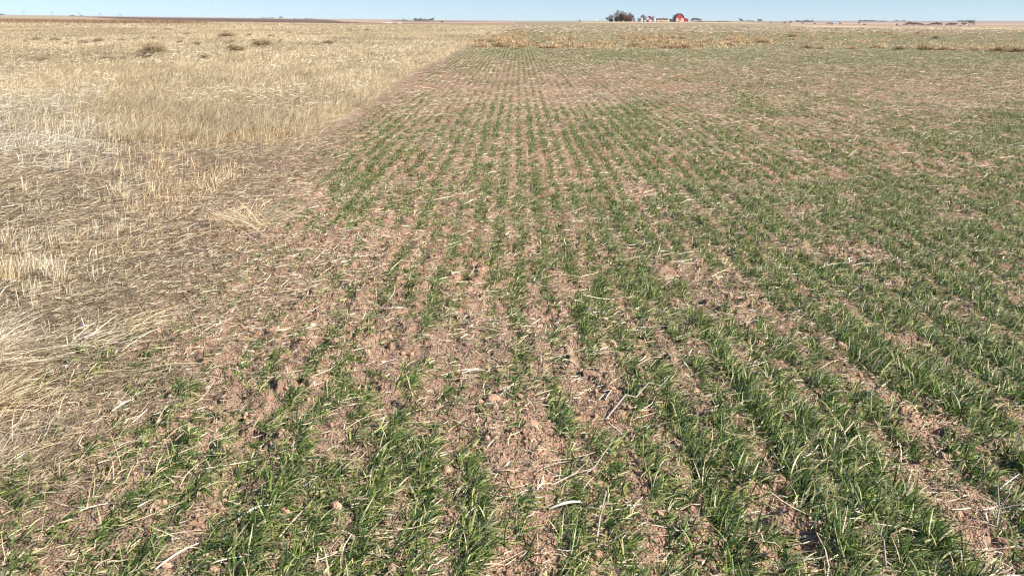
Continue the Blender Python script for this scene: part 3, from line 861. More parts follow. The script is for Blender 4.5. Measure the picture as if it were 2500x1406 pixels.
clod(1340, 1060, .028, 'lump just right of the large dark-shadowed clod')
clod(1800, 735, .026, 'pink clod on the bare patch in the right wheat', (.46, .29, .21))
clod(775, 480, .05, 'brown lump at the edge between soil and stubble')
clod(555, 925, .03, 'dark lump half under straw at left', SOIL * .6)
clod(205, 800, .035, 'blue-grey lump in the residue at far left', (.16, .14, .15))
clod(2160, 1160, .02, 'small reddish lump among the dense wheat at lower right')
clod(1090, 1160, .022, 'small clod beside the middle wheat tuft')

# fans of long dry grass on the left
def grass_fan(px, py, n, ln, spread, azc, azsd, cols, label, lean=(.5, 1.45), wid=.0035):
    p = gp(px, py, -.005)
    bx = rng.normal(0, spread, n); by = rng.normal(0, spread * .8, n)
    z = H(p[0] + bx, p[1] + by) - p[2]
    base = np.stack([bx, by, z], 1)
    V, F, C = blade_arrays(base, rng.normal(azc, azsd, n), rng.uniform(lean[0], lean[1], n), rng.uniform(.0, .9, n), rng.uniform(.5, 1.1, n) * ln,
                           rng.uniform(.6, 1.3, n) * wid, palette(n, cols, (2, 2, 1)), 5, tipw=.25, hug=False, curl=.25)
    V[:, 2] = np.maximum(V[:, 2], H(p[0] + V[:, 0], p[1] + V[:, 1]) - p[2] + .004)
    o = add_mesh('dry_grass_tuft', mesh_np('dry_grass_tuft', V, F, M_STRAW, C, True)); o.location = p
    tag(o, label, 'grass tuft')
PF = [(.78, .70, .54), (.66, .56, .40), (.50, .40, .27)]
GF = [(.68, .54, .34), (.58, .44, .26), (.74, .64, .46)]
GW_ = [(.50, .42, .31), (.40, .32, .23), (.62, .54, .41)]
grass_fan(-90, 900, 420, .42, .07, R(72), R(26), PF, 'large pale fan of long dry grass sweeping in from the left edge, middle height')
grass_fan(-40, 1010, 200, .30, .06, R(75), R(30), GF, 'golden grass tuft at the left edge just below the large pale fan')
grass_fan(-50, 1150, 110, .24, .07, R(62), R(36), GW_, 'greyish wispy grass tuft at the left edge near the lower corner')
grass_fan(80, 1060, 70, .17, .08, R(65), R(45), GW_, 'grey wispy tuft just right of the greyish one by the lower left corner')
grass_fan(610, 560, 260, .34, .09, R(-95), R(32), GF, 'golden fan of straw at the boundary beside the two bleached straws')
grass_fan(640, 545, 120, .30, .08, R(80), R(30), PF, 'pale fan of straw leaning right over the soil at the boundary')
grass_fan(75, 680, 150, .19, .045, R(60), R(60), PF, 'upright clump of pale stubble near the left edge above the large pale fan', lean=(.0, .4), wid=.004)
grass_fan(135, 690, 130, .19, .035, R(60), R(60), PF, 'upright clump of pale stubble, right neighbour of the one by the left edge', lean=(.0, .35), wid=.004)
grass_fan(20, 690, 110, .18, .04, R(60), R(60), GF, 'golden stubble clump at the left edge beside the pale ones', lean=(.0, .4), wid=.004)
grass_fan(300, 800, 160, .26, .10, R(70), R(25), GF, 'low spread of brown straw in the middle of the left residue', lean=(1.1, 1.5))
grass_fan(175, 850, 160, .26, .10, R(70), R(25), PF, 'low spread of pale straw right of the large pale fan', lean=(1.1, 1.5))

# ---------------------------------------------------------------- tumbleweeds and dead weeds
def weed_mesh(name, n, rad, hgt, cols, wts, seed, open_=0.0, w=.012):
    V0 = []; F0 = []; C0 = []; tot = 0
    a = rng.uniform(0, 2 * math.pi, n); el = np.arccos(rng.uniform(.05, 1.0, n))
    base = np.zeros((n, 3)); base[:, 0] = rng.normal(0, rad * .18, n); base[:, 1] = rng.normal(0, rad * .18, n)
    base[:, 2] = rng.uniform(0, hgt * .25, n)
    lump = 1 + .35 * np.sin(a * 3 + seed) * np.cos(a * 2 + seed * 2)
    L = rad * rng.uniform(.55, 1.15, n) * lump
    th = el
    lean = th; bend = rng.uniform(-.9, .9, n)
    seg = 3
    V, F, C = blade_arrays(base, a, lean, bend, L, rng.uniform(.6, 1.4, n) * w, palette(n, cols, wts, .25), seg, tipw=.5, hug=False)
    V[:, 2] = V[:, 2] * hgt / rad * .8
    # second order twigs scattered through the volume
    m = int(n * 1.3)
    u = rng.normal(0, 1, (m, 3)); u /= np.linalg.norm(u, axis=1)[:, None]
    rr = rng.random(m) ** (1 / 2.2) * .95
    P = u * rr[:, None] * np.array((rad, rad, hgt))[None]; P[:, 2] = np.abs(P[:, 2])
    V2, F2, C2 = blade_arrays(P, rng.uniform(0, 6.28, m), rng.uniform(.1, 2.2, m), rng.uniform(-1, 1, m), rng.uniform(.12, .35, m) * rad,
                              rng.uniform(.5, 1.3, m) * w * .8, palette(m, cols, wts, .25), 2, tipw=.5, hug=False)
    V2[:, 2] = np.maximum(V2[:, 2], -.02)
    F2 = F2 + len(V)
    return mesh_np(name, np.vstack([V, V2]), np.vstack([F, F2]), M_WEED, np.vstack([C, C2]), False)

TW = [(.54, .39, .22), (.66, .50, .30), (.44, .31, .18), (.74, .60, .40), (.26, .16, .09)]
DW = [(.46, .36, .24), (.53, .43, .29), (.37, .28, .18), (.58, .48, .33)]
tumble = [weed_mesh('tumbleweed', 190, .42, .30, TW, (3, 4, 3, 2, 2), k, w=.024) for k in range(5)]
darkw = [weed_mesh('tumbleweed', 200, .42, .30, [(.26, .16, .09), (.36, .23, .13), (.18, .11, .07)], (2, 2, 2), 9 + k, w=.020) for k in range(2)]
bushm = [weed_mesh('dead_weed', 900, .5, .40, DW, (3, 3, 2, 2), 20 + k, w=.013) for k in range(3)]

def put(me, name, px, py, s, label, cat, group, sz=1.0, sink=.05):
    x, y = ground_at(px, py)
    o = add_mesh(name, me)
    o.location = (x, y, float(H(np.array([x]), np.array([y]))[0]) - sink * s)
    o.rotation_euler = (rng.normal(0, .08), rng.normal(0, .08), rng.uniform(0, 6.28))
    o.scale = (s * rng.uniform(.9, 1.25), s * rng.uniform(.8, 1.1), s * sz)
    return tag(o, label, cat, group)

GT = 'tumbleweeds caught across the wheat field'
clusters = [   # px, py, spread x, spread y, count, scale, label
    (1255, 108, 34, 5, 46, 1.0, 'golden tumbleweed in the big heap piled where the cream grass meets the wheat'),
    (1225, 97, 28, 5, 34, 1.0, 'golden tumbleweed in the upper half of the big heap beside the cream grass'),
    (1262, 84, 12, 6, 18, .9, 'small tumbleweed on the narrowing tip of the heap near the horizon'),
    (1175, 113, 16, 3, 10, .8, 'brown tumbleweed straggling left of the big heap at the grass edge'),
    (1350, 97, 26, 2, 12, .8, 'tan tumbleweed in the thin row just right of the big heap'),
    (1415, 112, 30, 4, 24, .9, 'tan tumbleweed in the front cluster below the dark tree'),
    (1575, 92, 45, 3, 30, .9, 'tan tumbleweed in the long row below the grain bins'),
    (1640, 109, 45, 5, 36, 1.0, 'golden tumbleweed in the dense front patch below the red barn'),
    (1745, 84, 60, 4, 22, .8, 'tan tumbleweed in the back row right of the barn'),
    (1815, 102, 45, 3, 26, .9, 'golden tumbleweed in the row right of the dense patch below the barn'),
    (1950, 93, 60, 5, 14, .8, 'tan tumbleweed scattered thinly past the end of the golden rows'),
    (2120, 84, 90, 3, 14, .8, 'pale tumbleweed in the thin back line towards the right edge')]
for (cx, cy, sx, sy, n, s, lab) in clusters:
    for k in range(n):
        px = cx + rng.normal(0, sx * .8); py = min(max(cy + rng.normal(0, sy), 74), 121)
        put(tumble[rng.integers(5)], 'tumbleweed', px, py, s * rng.uniform(.7, 1.6), lab, 'tumbleweed', GT, rng.uniform(.75, 1.2))
for i, (px, py, s) in enumerate([(1967, 119, 1.0), (2002, 120, .5), (2078, 121, .7), (2140, 119, .9), (2195, 122, .9), (2258, 123, 1.2), (2305, 123, 1.1),
                  (2332, 124, .7), (2380, 124, 1.0), (2430, 126, 1.0), (2478, 128, 1.1), (1934, 91, 1.3), (1985, 98, .7), (1630, 94, .6), (1545, 82, .6), (1590, 83, .6),
                  (1330, 118, .9), (1500, 108, .6), (1575, 119, .6), (1660, 119, .9), (2240, 82, .8), (2285, 95, 1.0), (2180, 94, .6)]):
    lab = ('dark tumbleweed in the front line of scattered weeds towards the right edge' if px > 1960 and py > 115 else
           'dark brown tumbleweed standing out among the tan ones in the back rows' if py < 105 else
           'dark brown tumbleweed standing out among the tan ones in the front rows')
    put((darkw + tumble[:1])[rng.integers(3)], 'tumbleweed', px, py, s * 1.35, lab, 'tumbleweed', GT, .8)

rest = Acc()
def scatter_rest(n):
    for k in range(n):
        px = rng.uniform(1330, 2500); py = 72 + 50 * rng.random() ** 1.2
        nn = .5 + .5 * float(vn(np.array([px * .02]), np.array([py * .12]), 300)[0])
        if rng.random() > nn ** 1.5: continue
        x, y = ground_at(px, py); z = float(macro(np.array([x]), np.array([y]))[0])
        m = 26; s = rng.uniform(.10, .26)
        P = rng.normal(0, 1, (m, 3)) * np.array((s, s, s * .35)); P[:, 2] = np.abs(P[:, 2]); P += (x, y, z)
        V, F, C = blade_arrays(P, rng.uniform(0, 6.28, m), rng.uniform(.3, 1.6, m), rng.uniform(-.6, .6, m), rng.uniform(.08, .22, m),
                               rng.uniform(.02, .05, m), palette(m, TW, (3, 4, 2, 3, .6)), 1, tipw=.6, hug=False)
        rest.add(V, F, C)
scatter_rest(2000)
ro = rest.build('tumbleweed_litter', M_WEED)
tag(ro, 'broken bits of tumbleweed strewn through the far wheat rows', 'weed litter', kind='stuff')

GW = 'dead weeds standing in the cream field'
weeds = [
 (92, 103, 1.3, 1.3, 'reddish brown round weed far left in the cream grass'), (66, 104, 1.0, .8, 'faint weed touching the left side of the reddish one'),
 (136, 103, 1.1, .7, 'low weed just right of the reddish one'), (166, 99, .7, .7, 'small dark weed above a paler one, left part of cream field'),
 (165, 111, .8, .6, 'pale low weed under the small dark one'), (204, 108, .9, .7, 'faint weed between two darker ones at left'),
 (243, 107, 1.5, .8, 'wide brown weed left of the neat dark dome'), (298, 103, .9, .9, 'neat dark dome of a weed at left of the cream field'),
 (340, 96, .8, .4, 'flat weed behind and right of the neat dome'), (375, 96, .9, .5, 'second flat weed right of the neat dome'),
 (436, 97, .6, .8, 'small brown weed above the tall dark bush'), (440, 107, .8, .5, 'low weed just above right of the tall dark bush'),
 (378, 140, 2.0, 1.6, 'largest dark spreading bush in the cream grass'), (402, 134, .9, 1.1, 'red-brown lobe on the right of the largest bush'),
 (295, 150, .9, .8, 'dark knot of weed left of the largest bush'), (265, 150, .9, .4, 'low pale weed beside the dark knot'),
 (458, 88, 1.3, .5, 'flat dark weed high in the field near the dark hill'), (412, 76, 1.4, .6, 'long low weed close to the skyline'),
 (556, 95, 2.1, .9, 'wide olive weed, top of the middle group'), (562, 108, 1.1, .6, 'dark narrow weed under the wide olive one'),
 (482, 113, 1.1, .4, 'flat pale weed left of the middle group'), (640, 118, 2.0, 1.0, 'big dark brown weed in the middle of the cream field'),
 (625, 105, .9, 1.2, 'thin upright weed behind the big dark brown one'), (578, 130, 1.6, 1.0, 'brown weed below left of the big dark one'),
 (662, 128, .6, .5, 'tiny weed under the big dark one'), (610, 88, 1.0, .6, 'grey weed above the middle group'), (661, 90, .8, .5, 'small olive weed right of the grey one'),
 (708, 83, 1.2, .5, 'flat dark weed in the upper row, left of its twin'), (735, 85, 1.0, .6, 'flat dark weed in the upper row, right of its twin'),
 (804, 84, .7, .4, 'small dark weed in line above the pair of snow patches'), (788, 77, .9, .4, 'weed close under the skyline left of the snow'),
 (803, 112, 1.3, .8, 'rusty weed right of the dark stick'), (776, 112, .7, .4, 'small weed left of the rusty one'), (832, 110, .6, .6, 'small weed right of the rusty one'),
 (855, 76, .9, .7, 'brown dome weed below the snow patches'), (873, 76, .5, .7, 'small partner of the brown dome weed'),
 (898, 76, 1.2, .4, 'wide flat weed right of the dome pair'), (865, 83, .8, .5, 'faint weed under the dome pair'), (970, 82, .8, .5, 'faint weed left of centre, upper cream field'),
 (982, 84, .7, .5, 'faint weed right beside another, upper cream field'), (1087, 80, .9, .4, 'flat weed near the boundary and skyline'),
 (1104, 108, .5, .4, 'dark small weed in the cream grass by the heap'), (110, 155, .9, .5, 'pale weed low in the left cream grass'), (500, 148, 1.0, .5, 'pale weed right of the dark knot')]
for i, (px, py, s, sz, lab) in enumerate(weeds):
    put(bushm[i % 3], 'dead_weed', px, py, s * .70, lab, 'weed', GW, .45 + .25 * sz, -.13)
# leaning dark stick of a weed
a = gp(672, 112, .02); b = gp(690, 106, .0) + np.array((0, 0, .28))
mbk = MB(); mbk.tube([(0, 0, 0), tuple((b - a) * .5 + (0, 0, .05)), tuple(b - a)], [.03, .05, .04], 6)
o = mbk.build('dead_stalk', mat_plain('dark_stalk', (.13, .09, .06))); o.location = a
tag(o, 'dark stalk lying aslant in the cream grass right of the big brown weed', 'stalk')

# brown line of tall weeds behind the cream field, left
wl = Acc()
n = 26000
px_ = rng.uniform(-150, 560, n); rr = 235 + 90 * rng.random(n)
azv = np.arctan((px_ - 1250) * math.cos(PITCH) / FPX) - YAW
x = rr * np.sin(azv); y = rr * np.cos(azv)
m = rng.random(n) < sstep(-.5, .4, fbm(x * .05, y * .03, 210, 3)) * sstep(560, 380, px_)
x = x[m]; y = y[m]; n = len(x); z = macro(x, y)
V, F, C = blade_arrays(np.stack([x, y, z], 1), rng.uniform(0, 6.28, n), rng.uniform(0, .8, n), rng.uniform(0, .8, n), rng.uniform(.3, 1.0, n),
                       rng.uniform(.06, .16, n), palette(n, [(.30, .19, .12), (.24, .16, .10), (.36, .25, .16), (.20, .14, .09)], (3, 2, 2, 2)), 1, tipw=.4, hug=False)
wl.add(V, F, C)
tag(wl.build('tall_weeds', M_WEED), 'brown line of tall weeds along the far edge of the cream field', 'weeds', kind='stuff')

# ---------------------------------------------------------------- distant trees
def az_xy(px, r):
    a = az_of(px)
    return r * math.sin(a), r * math.cos(a)
def hz(x, y): return float(macro(np.array([x]), np.array([y]))[0])
PXV, PXH = 2284.0, 2180.0
def m_h(dy, r): return dy * r / PXV
def m_w(dx, r, px=1250): return dx * r / PXH * math.cos(az_of(px)) ** 2 / 1.0

def bare_tree_meshes(seed, spread=1.0, dens=1.0, col=(.20, .165, .155), th=.02):
    """unit-height leafless tree: trunk mesh, crown mesh of fine tapering branches"""
    rg = np.random.default_rng(seed)
    tv = MB()
    trunk = [(0, 0, -.02), (.01, .0, .1), (-.01, .01, .22)]
    tv.tube(trunk, [.032, .026, .02], 6)
    bl = []
    def grow(p, d, L, w, lv):
        q = p + d * L
        bl.append((p, q, w, w * .6))
        if lv == 0: return
        for k in range(3 if lv > 1 else int(4 * dens)):
            nd = d + rg.normal(0, .55, 3) * np.array((1, 1, .7)); nd[2] += .12; nd /= np.linalg.norm(nd)
            grow(p + d * L * rg.uniform(.5, 1), nd, L * rg.uniform(.6, .85), w * .55, lv - 1)
    for k in range(6):
        a = k * 1.05 + rg.uniform(-.3, .3); s = rg.uniform(.45, 1.1) * spread
        d = np.array((math.cos(a) * s, math.sin(a) * s, 1.0)); d /= np.linalg.norm(d)
        grow(np.array((0, 0, rg.uniform(.08, .24))), d, .27 * rg.uniform(.8, 1.1), .014, 4)
    vs = []; fs = []
    for (p, q, w0, w1) in bl:
        w0 = max(w0, .0045 * th / .02); w1 = max(w1, .004 * th / .02)
        t = q - p; u = np.cross(t, rg.normal(0, 1, 3)); u /= np.linalg.norm(u) + 1e-9; v = np.cross(t, u); v /= np.linalg.norm(v) + 1e-9
        b = len(vs)
        for r_, c_ in ((w0, p), (w1, q)):
            for k in range(3):
                an = 2.094 * k
                vs.append(c_ + r_ * .5 * (math.cos(an) * u + math.sin(an) * v))
        for k in range(3): fs.append((b + k, b + (k + 1) % 3, b + 3 + (k + 1) % 3, b + 3 + k))
    V = np.array(vs); top = np.percentile(V[:, 2], 99.5)
    V[:, :] = V * (1.0 / top)
    crown = mesh_np('crown', V, np.array(fs), M_TWIG, np.array(col)[None] * np.ones((len(V), 1)), False)
    tr = np.array(tv.v)
    trunkm = mesh_np('trunk', tr, np.array([f for f in tv.f if len(f) == 4]), M_TWIG, np.array(col)[None] * .9 * np.ones((len(tr), 1)), True)
    return trunkm, crown

def leafy_meshes(seed, col, col2, w=1.0, conic=0.0, n=900, leaf=.05):
    rg = np.random.default_rng(seed)
    u = rg.normal(0, 1, (n, 3)); u /= np.linalg.norm(u, axis=1)[:, None]
    rr = rg.random((n, 1)) ** .45
    az = np.arctan2(u[:, 1], u[:, 0])
    P = u * rr * np.array((.42 * w, .42 * w, .46)) ; P[:, 2] += .50
    lump = 1 + .25 * np.sin(az * 3 + seed) + .2 * np.sin(P[:, 2] * 14 + az * 2 + seed)
    shrink = 1 - conic * np.clip(P[:, 2], 0, 1)
    P[:, 0] *= lump * shrink; P[:, 1] *= lump * shrink
    n = len(P)
    V, F, C = blade_arrays(P, rg.uniform(0, 6.28, n), rg.uniform(.2, 2.4, n), rg.uniform(-.5, .5, n), rg.uniform(.6, 1.6, n) * leaf,
                           rg.uniform(.6, 1.4, n) * leaf * .8, np.where(rg.random((n, 1)) < .5, np.array(col)[None], np.array(col2)[None]) * rg.uniform(.75, 1.25, (n, 1)), 1, tipw=.5, hug=False)
    crown = mesh_np('crown', V, F, M_WEED, C, False)
    tb = MB(); tb.tube([(0, 0, -.02), (.005, 0, .25), (0, 0, .6)], [.03, .022, .01], 6)
    tv = np.array(tb.v)
    tr = mesh_np('trunk', tv, np.array([f for f in tb.f if len(f) == 4]), M_TWIG, np.array((.10, .075, .06))[None] * np.ones((len(tv), 1)), True)
    return tr, crown

BARE = [bare_tree_meshes(100 + k, sp, 1.2, col=(.21, .165, .17), th=.085) for k, sp in enumerate((1.0, 1.25, .8, 1.1))]
BIG = [bare_tree_meshes(200 + k, sp, 1.5, col=(.20, .165, .155), th=.045) for k, sp in enumerate((1.2, 1.5))]
CEDR = [leafy_meshes(11, (.20, .095, .060), (.25, .13, .08), 1.15, .25, 3800, .06), leafy_meshes(12, (.10, .065, .045), (.14, .09, .055), 1.0, .15, 3800, .06)]
EVG = [leafy_meshes(21 + k, (.028, .042, .030), (.045, .060, .038), 1.0, .3, 500, .085) for k in range(3)]
GRNB = [leafy_meshes(31, (.05, .10, .03), (.09, .14, .05), 1.2, 0, 400, .09)]

def tree(kind, meshes, px, r, hpx, label, cat, group=None, wid=1.0, base_dz=0.0):
    x, y = az_xy(px, r); h = m_h(hpx, r)
    o = empty(kind, (x, y, hz(x, y) - .1 + base_dz), rng.uniform(0, 6.28), (h * wid, h * wid, h))
    add_mesh('trunk', meshes[0], o); add_mesh('crown', meshes[1], o)
    return tag(o, label, cat, group)

FR = 950.0
tree('bare_tree', BIG[0], 1514, FR + 6, 29, 'tallest leafless tree rising behind the brown cedars', 'tree', wid=.95)
tree('bare_tree', BIG[1], 1496, FR - 2, 21, 'leafless tree on the left shoulder of the big clump', 'tree', wid=.8)
tree('bare_tree', BARE[0], 1484, FR, 12, 'low leafless tree at the left foot of the big clump', 'tree', wid=1.0)
tree('bare_tree', BIG[0], 1531, FR + 4, 23, 'leafless tree on the right shoulder of the big clump', 'tree', wid=.8)
tree('bare_tree', BARE[3], 1541, FR + 3, 20, 'thin leafless tree at the right end of the big clump', 'tree', wid=.7)
tree('cedar_tree', CEDR[0], 1528, FR - 8, 17, 'rusty brown cedar, widest in the middle right of the clump', 'tree', wid=1.45)
tree('cedar_tree', CEDR[1], 1516, FR - 6, 21, 'tall dark cedar in the centre of the clump', 'tree', wid=1.0)
tree('cedar_tree', CEDR[1], 1506, FR - 9, 14, 'dark low cedar in the left half of the clump', 'tree', wid=1.3)
tree('cedar_tree', CEDR[0], 1538, FR - 9, 13, 'rusty low cedar at the right foot of the clump', 'tree', wid=1.2)
tree('cedar_tree', CEDR[1], 1492, FR - 9, 9, 'small brown cedar at the left foot of the clump', 'tree', wid=1.5)
tree('green_bush', GRNB[0], 1415, 900, 6, 'small bright green bush alone on the field left of the farm', 'bush', wid=1.1)
tree('bare_tree', BARE[1], 1570, FR + 60, 18, 'round grey leafless tree behind the grain bins', 'tree', wid=.55)
tree('bare_tree', BARE[2], 1560, FR + 60, 9, 'low grey tree left of the round one behind the bins', 'tree', wid=1.0)
tree('evergreen_tree', EVG[0], 1548, FR + 200, 9, 'small dark evergreen right of the big clump', 'tree', wid=.8)
tree('evergreen_tree', EVG[1], 1597, FR + 80, 11, 'dark evergreen peeping over the right hand bin', 'tree', wid=.8)
tree('bare_tree', BIG[0], 1646, FR + 50, 16, 'leafless tree behind the left side of the red barn', 'tree', wid=.75)
tree('bare_tree', BARE[0], 1622, FR + 70, 10, 'faint leafless tree above the long brown shed', 'tree', wid=.9)
for i, (px, h, lab) in enumerate([(1689, 7, 'low bare tree just right of the barn lean-to'), (1696, 10, 'tallest bare tree of the row right of the barn'),
                                  (1703, 9, 'bare tree in the middle right of the row beside the barn'), (1709, 8, 'bare tree at the right end of the row beside the barn')]):
    tree('bare_tree', BARE[i % 4], px, FR + 40, h, lab, 'tree', 'bare trees right of the red barn', 1.1)
for i, (px, r, h, lab) in enumerate([(1808, 1300, 10, 'lone thin bare tree midway between barn and dark pines'), (1855, 1100, 10, 'lone round bare tree left of the dark pines'),
        (1930, 1200, 8, 'bare tree under the dark row of pines'), (1916, 1250, 6, 'smaller bare tree left of the one under the pines'), (1882, 1250, 5, 'small dark bare bush left of the pines'),
        (1990, 1300, 5, 'faint bare tree left of the white house'), (2098, 1500, 6, 'faint bare tree right of the white house'), (1960, 1250, 5, 'small faint bare tree below the pines')]):
    tree('bare_tree', BARE[i % 4], px, r, h, lab, 'tree', None, 1.0)

def row_evg(pxs, r, h, lab, grp, wid=1.0, meshes=EVG):
    for i, px in enumerate(pxs):
        tree('evergreen_tree', meshes[i % 3], px, r * rng.uniform(.99, 1.01), h * rng.uniform(.75, 1.2), lab, 'tree', grp, wid)
row_evg(np.arange(1944, 1984, 3.6), 3000, 5.5, 'dark pine in the row on the skyline above the bare trees', 'pines in the skyline row right of the barn', 1.0)
row_evg(np.arange(1812, 1842, 4.0), 3000, 3.0, 'tiny dark tree in the low row between the two lone bare trees', 'tiny dark trees between the lone bare trees', 1.6)
row_evg(np.arange(2098, 2140, 3.4), 4000, 4.2, 'dark tree in the longest black windbreak on the right skyline', 'longest windbreak on the right skyline', 1.4)
row_evg(np.arange(2146, 2163, 3.2), 4000, 3.4, 'dark tree in the short windbreak just right of the longest one', 'short windbreak right of the longest', 1.4)
row_evg(np.arange(2184, 2198, 3.6), 4500, 3.2, 'dark tree in the windbreak above the lone dark shrub', 'windbreak above the lone dark shrub', 1.4)
row_evg(np.arange(2204, 2214, 3.4), 4500, 3.2, 'dark tree in the tiniest windbreak right of the lone shrub', 'tiniest windbreak', 1.4)
row_evg(np.arange(2340, 2382, 4.0), 4000, 4.0, 'dark tree in the windbreak behind the big round bare tree', 'windbreak behind the round bare tree', 1.5)
row_evg(np.arange(3, 15, 4.0), 4500, 3.5, 'dark tree in the clump on the skyline at the left edge', 'clump at the left edge skyline', 1.6)
row_evg(np.arange(642, 654, 4.0), 3500, 3.0, 'dark tree at the left end of the left skyline farmstead', 'left skyline farmstead trees', 1.5)
row_evg(np.arange(742, 770, 5.0), 3500, 2.6, 'dark tree in the low row right of the left skyline farmstead', 'low row right of the left farmstead', 1.8)
row_evg(np.arange(962, 998, 4.0), 3000, 2.4, 'dark tree in the low hedge left of the bare grove', 'low hedge left of the bare grove', 1.8)
for i, (px, h, w, lab) in enumerate([(656, 3.0, 1.6, 'small grey tree, left one on the left skyline farmstead'), (665, 4.0, 1.6, 'small grey tree, second on the left skyline farmstead'),
                                (686, 6, 1.5, 'largest grey domed tree on the left skyline'), (720, 3, 1.5, 'small grey tree right of the domed one')]):
    tree('bare_tree', BARE[i % 4], px, 3300, h, lab, 'tree', None, w)
tree('bare_tree', BARE[2], 985, 2600, 5, 'tiny bare tree above the low hedge', 'tree', None, 1.1)
for i, px in enumerate(np.concatenate([np.arange(1013, 1050, 3.6), [1053, 1057]])):
    hh = [11, 10, 8, 9, 11, 8, 8, 9, 7, 8, 8, 10, 12, 11][i % 14]
    tree('bare_tree', BARE[i % 4], px, 1500 * rng.uniform(.98, 1.02), hh, 'grey bare tree in the grove on the skyline left of the field boundary' if px < 1050 else
         'taller bare tree at the right end of the skyline grove', 'tree', 'bare grove left of the field boundary', .6)
tree('shrub', CEDR[1], 1079, 1500, 3, 'flat dark shrub right of the bare grove', 'shrub', None, 3.0)
# bare tree belt on the right
tree('shrub', EVG[1], 2191, 1150, 6, 'lone dark round shrub at the left end of the bare tree belt', 'shrub', None, 1.1)
tree('shrub', CEDR[1], 2198, 1150, 3, 'tiny shrub beside the lone dark one', 'shrub', None, .8)
belt = [(2207, 4), (2214, 6), (2221, 9), (2228, 8), (2235, 8), (2242, 7), (2249, 6), (2255, 5), (2262, 4), (2269, 5), (2276, 7), (2283, 8), (2290, 9), (2297, 7),
        (2312, 5), (2319, 7), (2326, 8), (2333, 7)]
for i, (px, h) in enumerate(belt):
    tree('bare_tree', BARE[i % 4], px, 1150 * rng.uniform(.98, 1.02), h * 1.12, 'purple-grey bare tree in the left half of the belt at right' if px < 2265 else
         'purple-grey bare tree in the right half of the belt at right', 'tree', 'bare tree belt at right', 1.1)
tree('bare_tree', BARE[1], 2355, 1150, 9, 'bare tree touching the left of the big round one at right', 'tree', None, 1.1)
tree('bare_tree', BIG[0], 2372, 1140, 15, 'big round bare tree closing the belt at right', 'tree', None, .9)
tree('shrub', CEDR[1], 2346, 1150, 2.5, 'low dark shrub before the two last trees of the belt', 'shrub', None, 2.4)
tree('shrub', CEDR[1], 2110, 1400, 3, 'left of two tiny dark shrubs in the valley at right', 'shrub', None, 1.2)
tree('shrub', CEDR[1], 2113, 1390, 3, 'right of two tiny dark shrubs in the valley at right', 'shrub', None, 1.2)

# ---------------------------------------------------------------- farmstead
M_RED = mat_plain('barn_red', (.40, .05, .055), .7, noise=.12, nscale=1.5)
M_ROOF = mat_plain('barn_roof', (.055, .065, .10), .6, noise=.2)
M_PALE = mat_plain('pale_door', (.72, .52, .40), .8)
M_WHITE = mat_plain('white_paint', (.62, .61, .62), .6)
M_STEEL = mat_plain('galvanised', (.36, .39, .42), .5, .4, noise=.1, ribs=('Z', 3.0))
M_BROWN = mat_plain('brown_siding', (.26, .15, .13), .8, ribs=('X', 2.0))
M_TIN = mat_plain('tin_roof', (.48, .50, .52), .5, .3)
M_DARK = mat_plain('dark_opening', (.02, .02, .022), .9)
M_SNOW = mat_plain('snow', (.86, .87, .90), .6, noise=.04)
M_BALE = mat_plain('bale', (.74, .60, .44), .9, nscale=8)
M_POLE = mat_plain('weathered_wood', (.24, .20, .18), .8)

def at_root(name, px, r, label, cat, rz=None, group=None, dz=0.0):
    x, y = az_xy(px, r)
    return tag(empty(name, (x, y, hz(x, y) - .05 + dz), 0.0 if rz is None else rz), label, cat, group)

# red barn: front face looks back at the camera (-y)
bx_ = at_root('red_barn', 1660, FR, 'large red gambrel barn with dark roof, pale doors and a red lean-to', 'barn')
W, Hh, D = 4.3, 8.3, 15.0
prof = [(-W, 0), (W, 0), (W, 3.9), (3.1, 6.2), (1.1, 7.8), (0, 8.05), (-1.1, 7.8), (-3.1, 6.2), (-W, 3.9)]
b = MB(); b.prism(prof, 0, D); wall = b.build('wall', M_RED, bx_)
rp = [(W + .35, 3.5), (W + .05, 3.95), (3.25, 6.4), (1.15, 8.05), (0, 8.32), (-1.15, 8.05), (-3.25, 6.4), (-W - .05, 3.95), (-W - .35, 3.5)]
rq = [(x * 1.05, z + .16) for x, z in rp]
b = MB()
for k in range(len(rp) - 1):
    (x0, z0), (x1, z1), (x2, z2), (x3, z3) = rp[k], rp[k + 1], rq[k + 1], rq[k]
    b.add([(x0, -.4, z0), (x1, -.4, z1), (x2, -.4, z2), (x3, -.4, z3), (x0, D + .4, z0), (x1, D + .4, z1), (x2, D + .4, z2), (x3, D + .4, z3)],
          [(0, 1, 2, 3), (7, 6, 5, 4), (3, 2, 6, 7), (0, 4, 5, 1)])
b.build('roof', M_ROOF, bx_)
b = MB(); b.box(-W - .06, -W + .003 - .01, .3, D - .3, 0, 3.6); b.build('side_shade_sheet', M_ROOF, bx_)  # dark sheet over the red left wall, its colour stands in for shade
for x0, x1 in ((-4.2, -1.6), (1.0, 3.9)):
    b = MB(); b.box(x0, x1, -.10, -.02, .05, 3.7)
    for q in range(1, 4):
        xx = x0 + (x1 - x0) * q / 4; b.box(xx - .04, xx + .04, -.14, -.10, .1, 3.6)
    b.build('door', M_PALE, bx_)
b = MB(); b.box(-1.5, .9, -.06, -.015, .0, 1.6); b.build('gate', M_PALE, bx_)
b = MB(); b.box(-.5, .5, -.06, -.015, 5.2, 6.4); b.build('hay_door', M_RED, bx_)
b = MB(); b.prism([(W + .05, 0), (W + 4.4, 0), (W + 4.4, 2.7), (W + .05, 3.6)], .6, D - 1); lt = b.build('lean_to', M_RED, bx_)
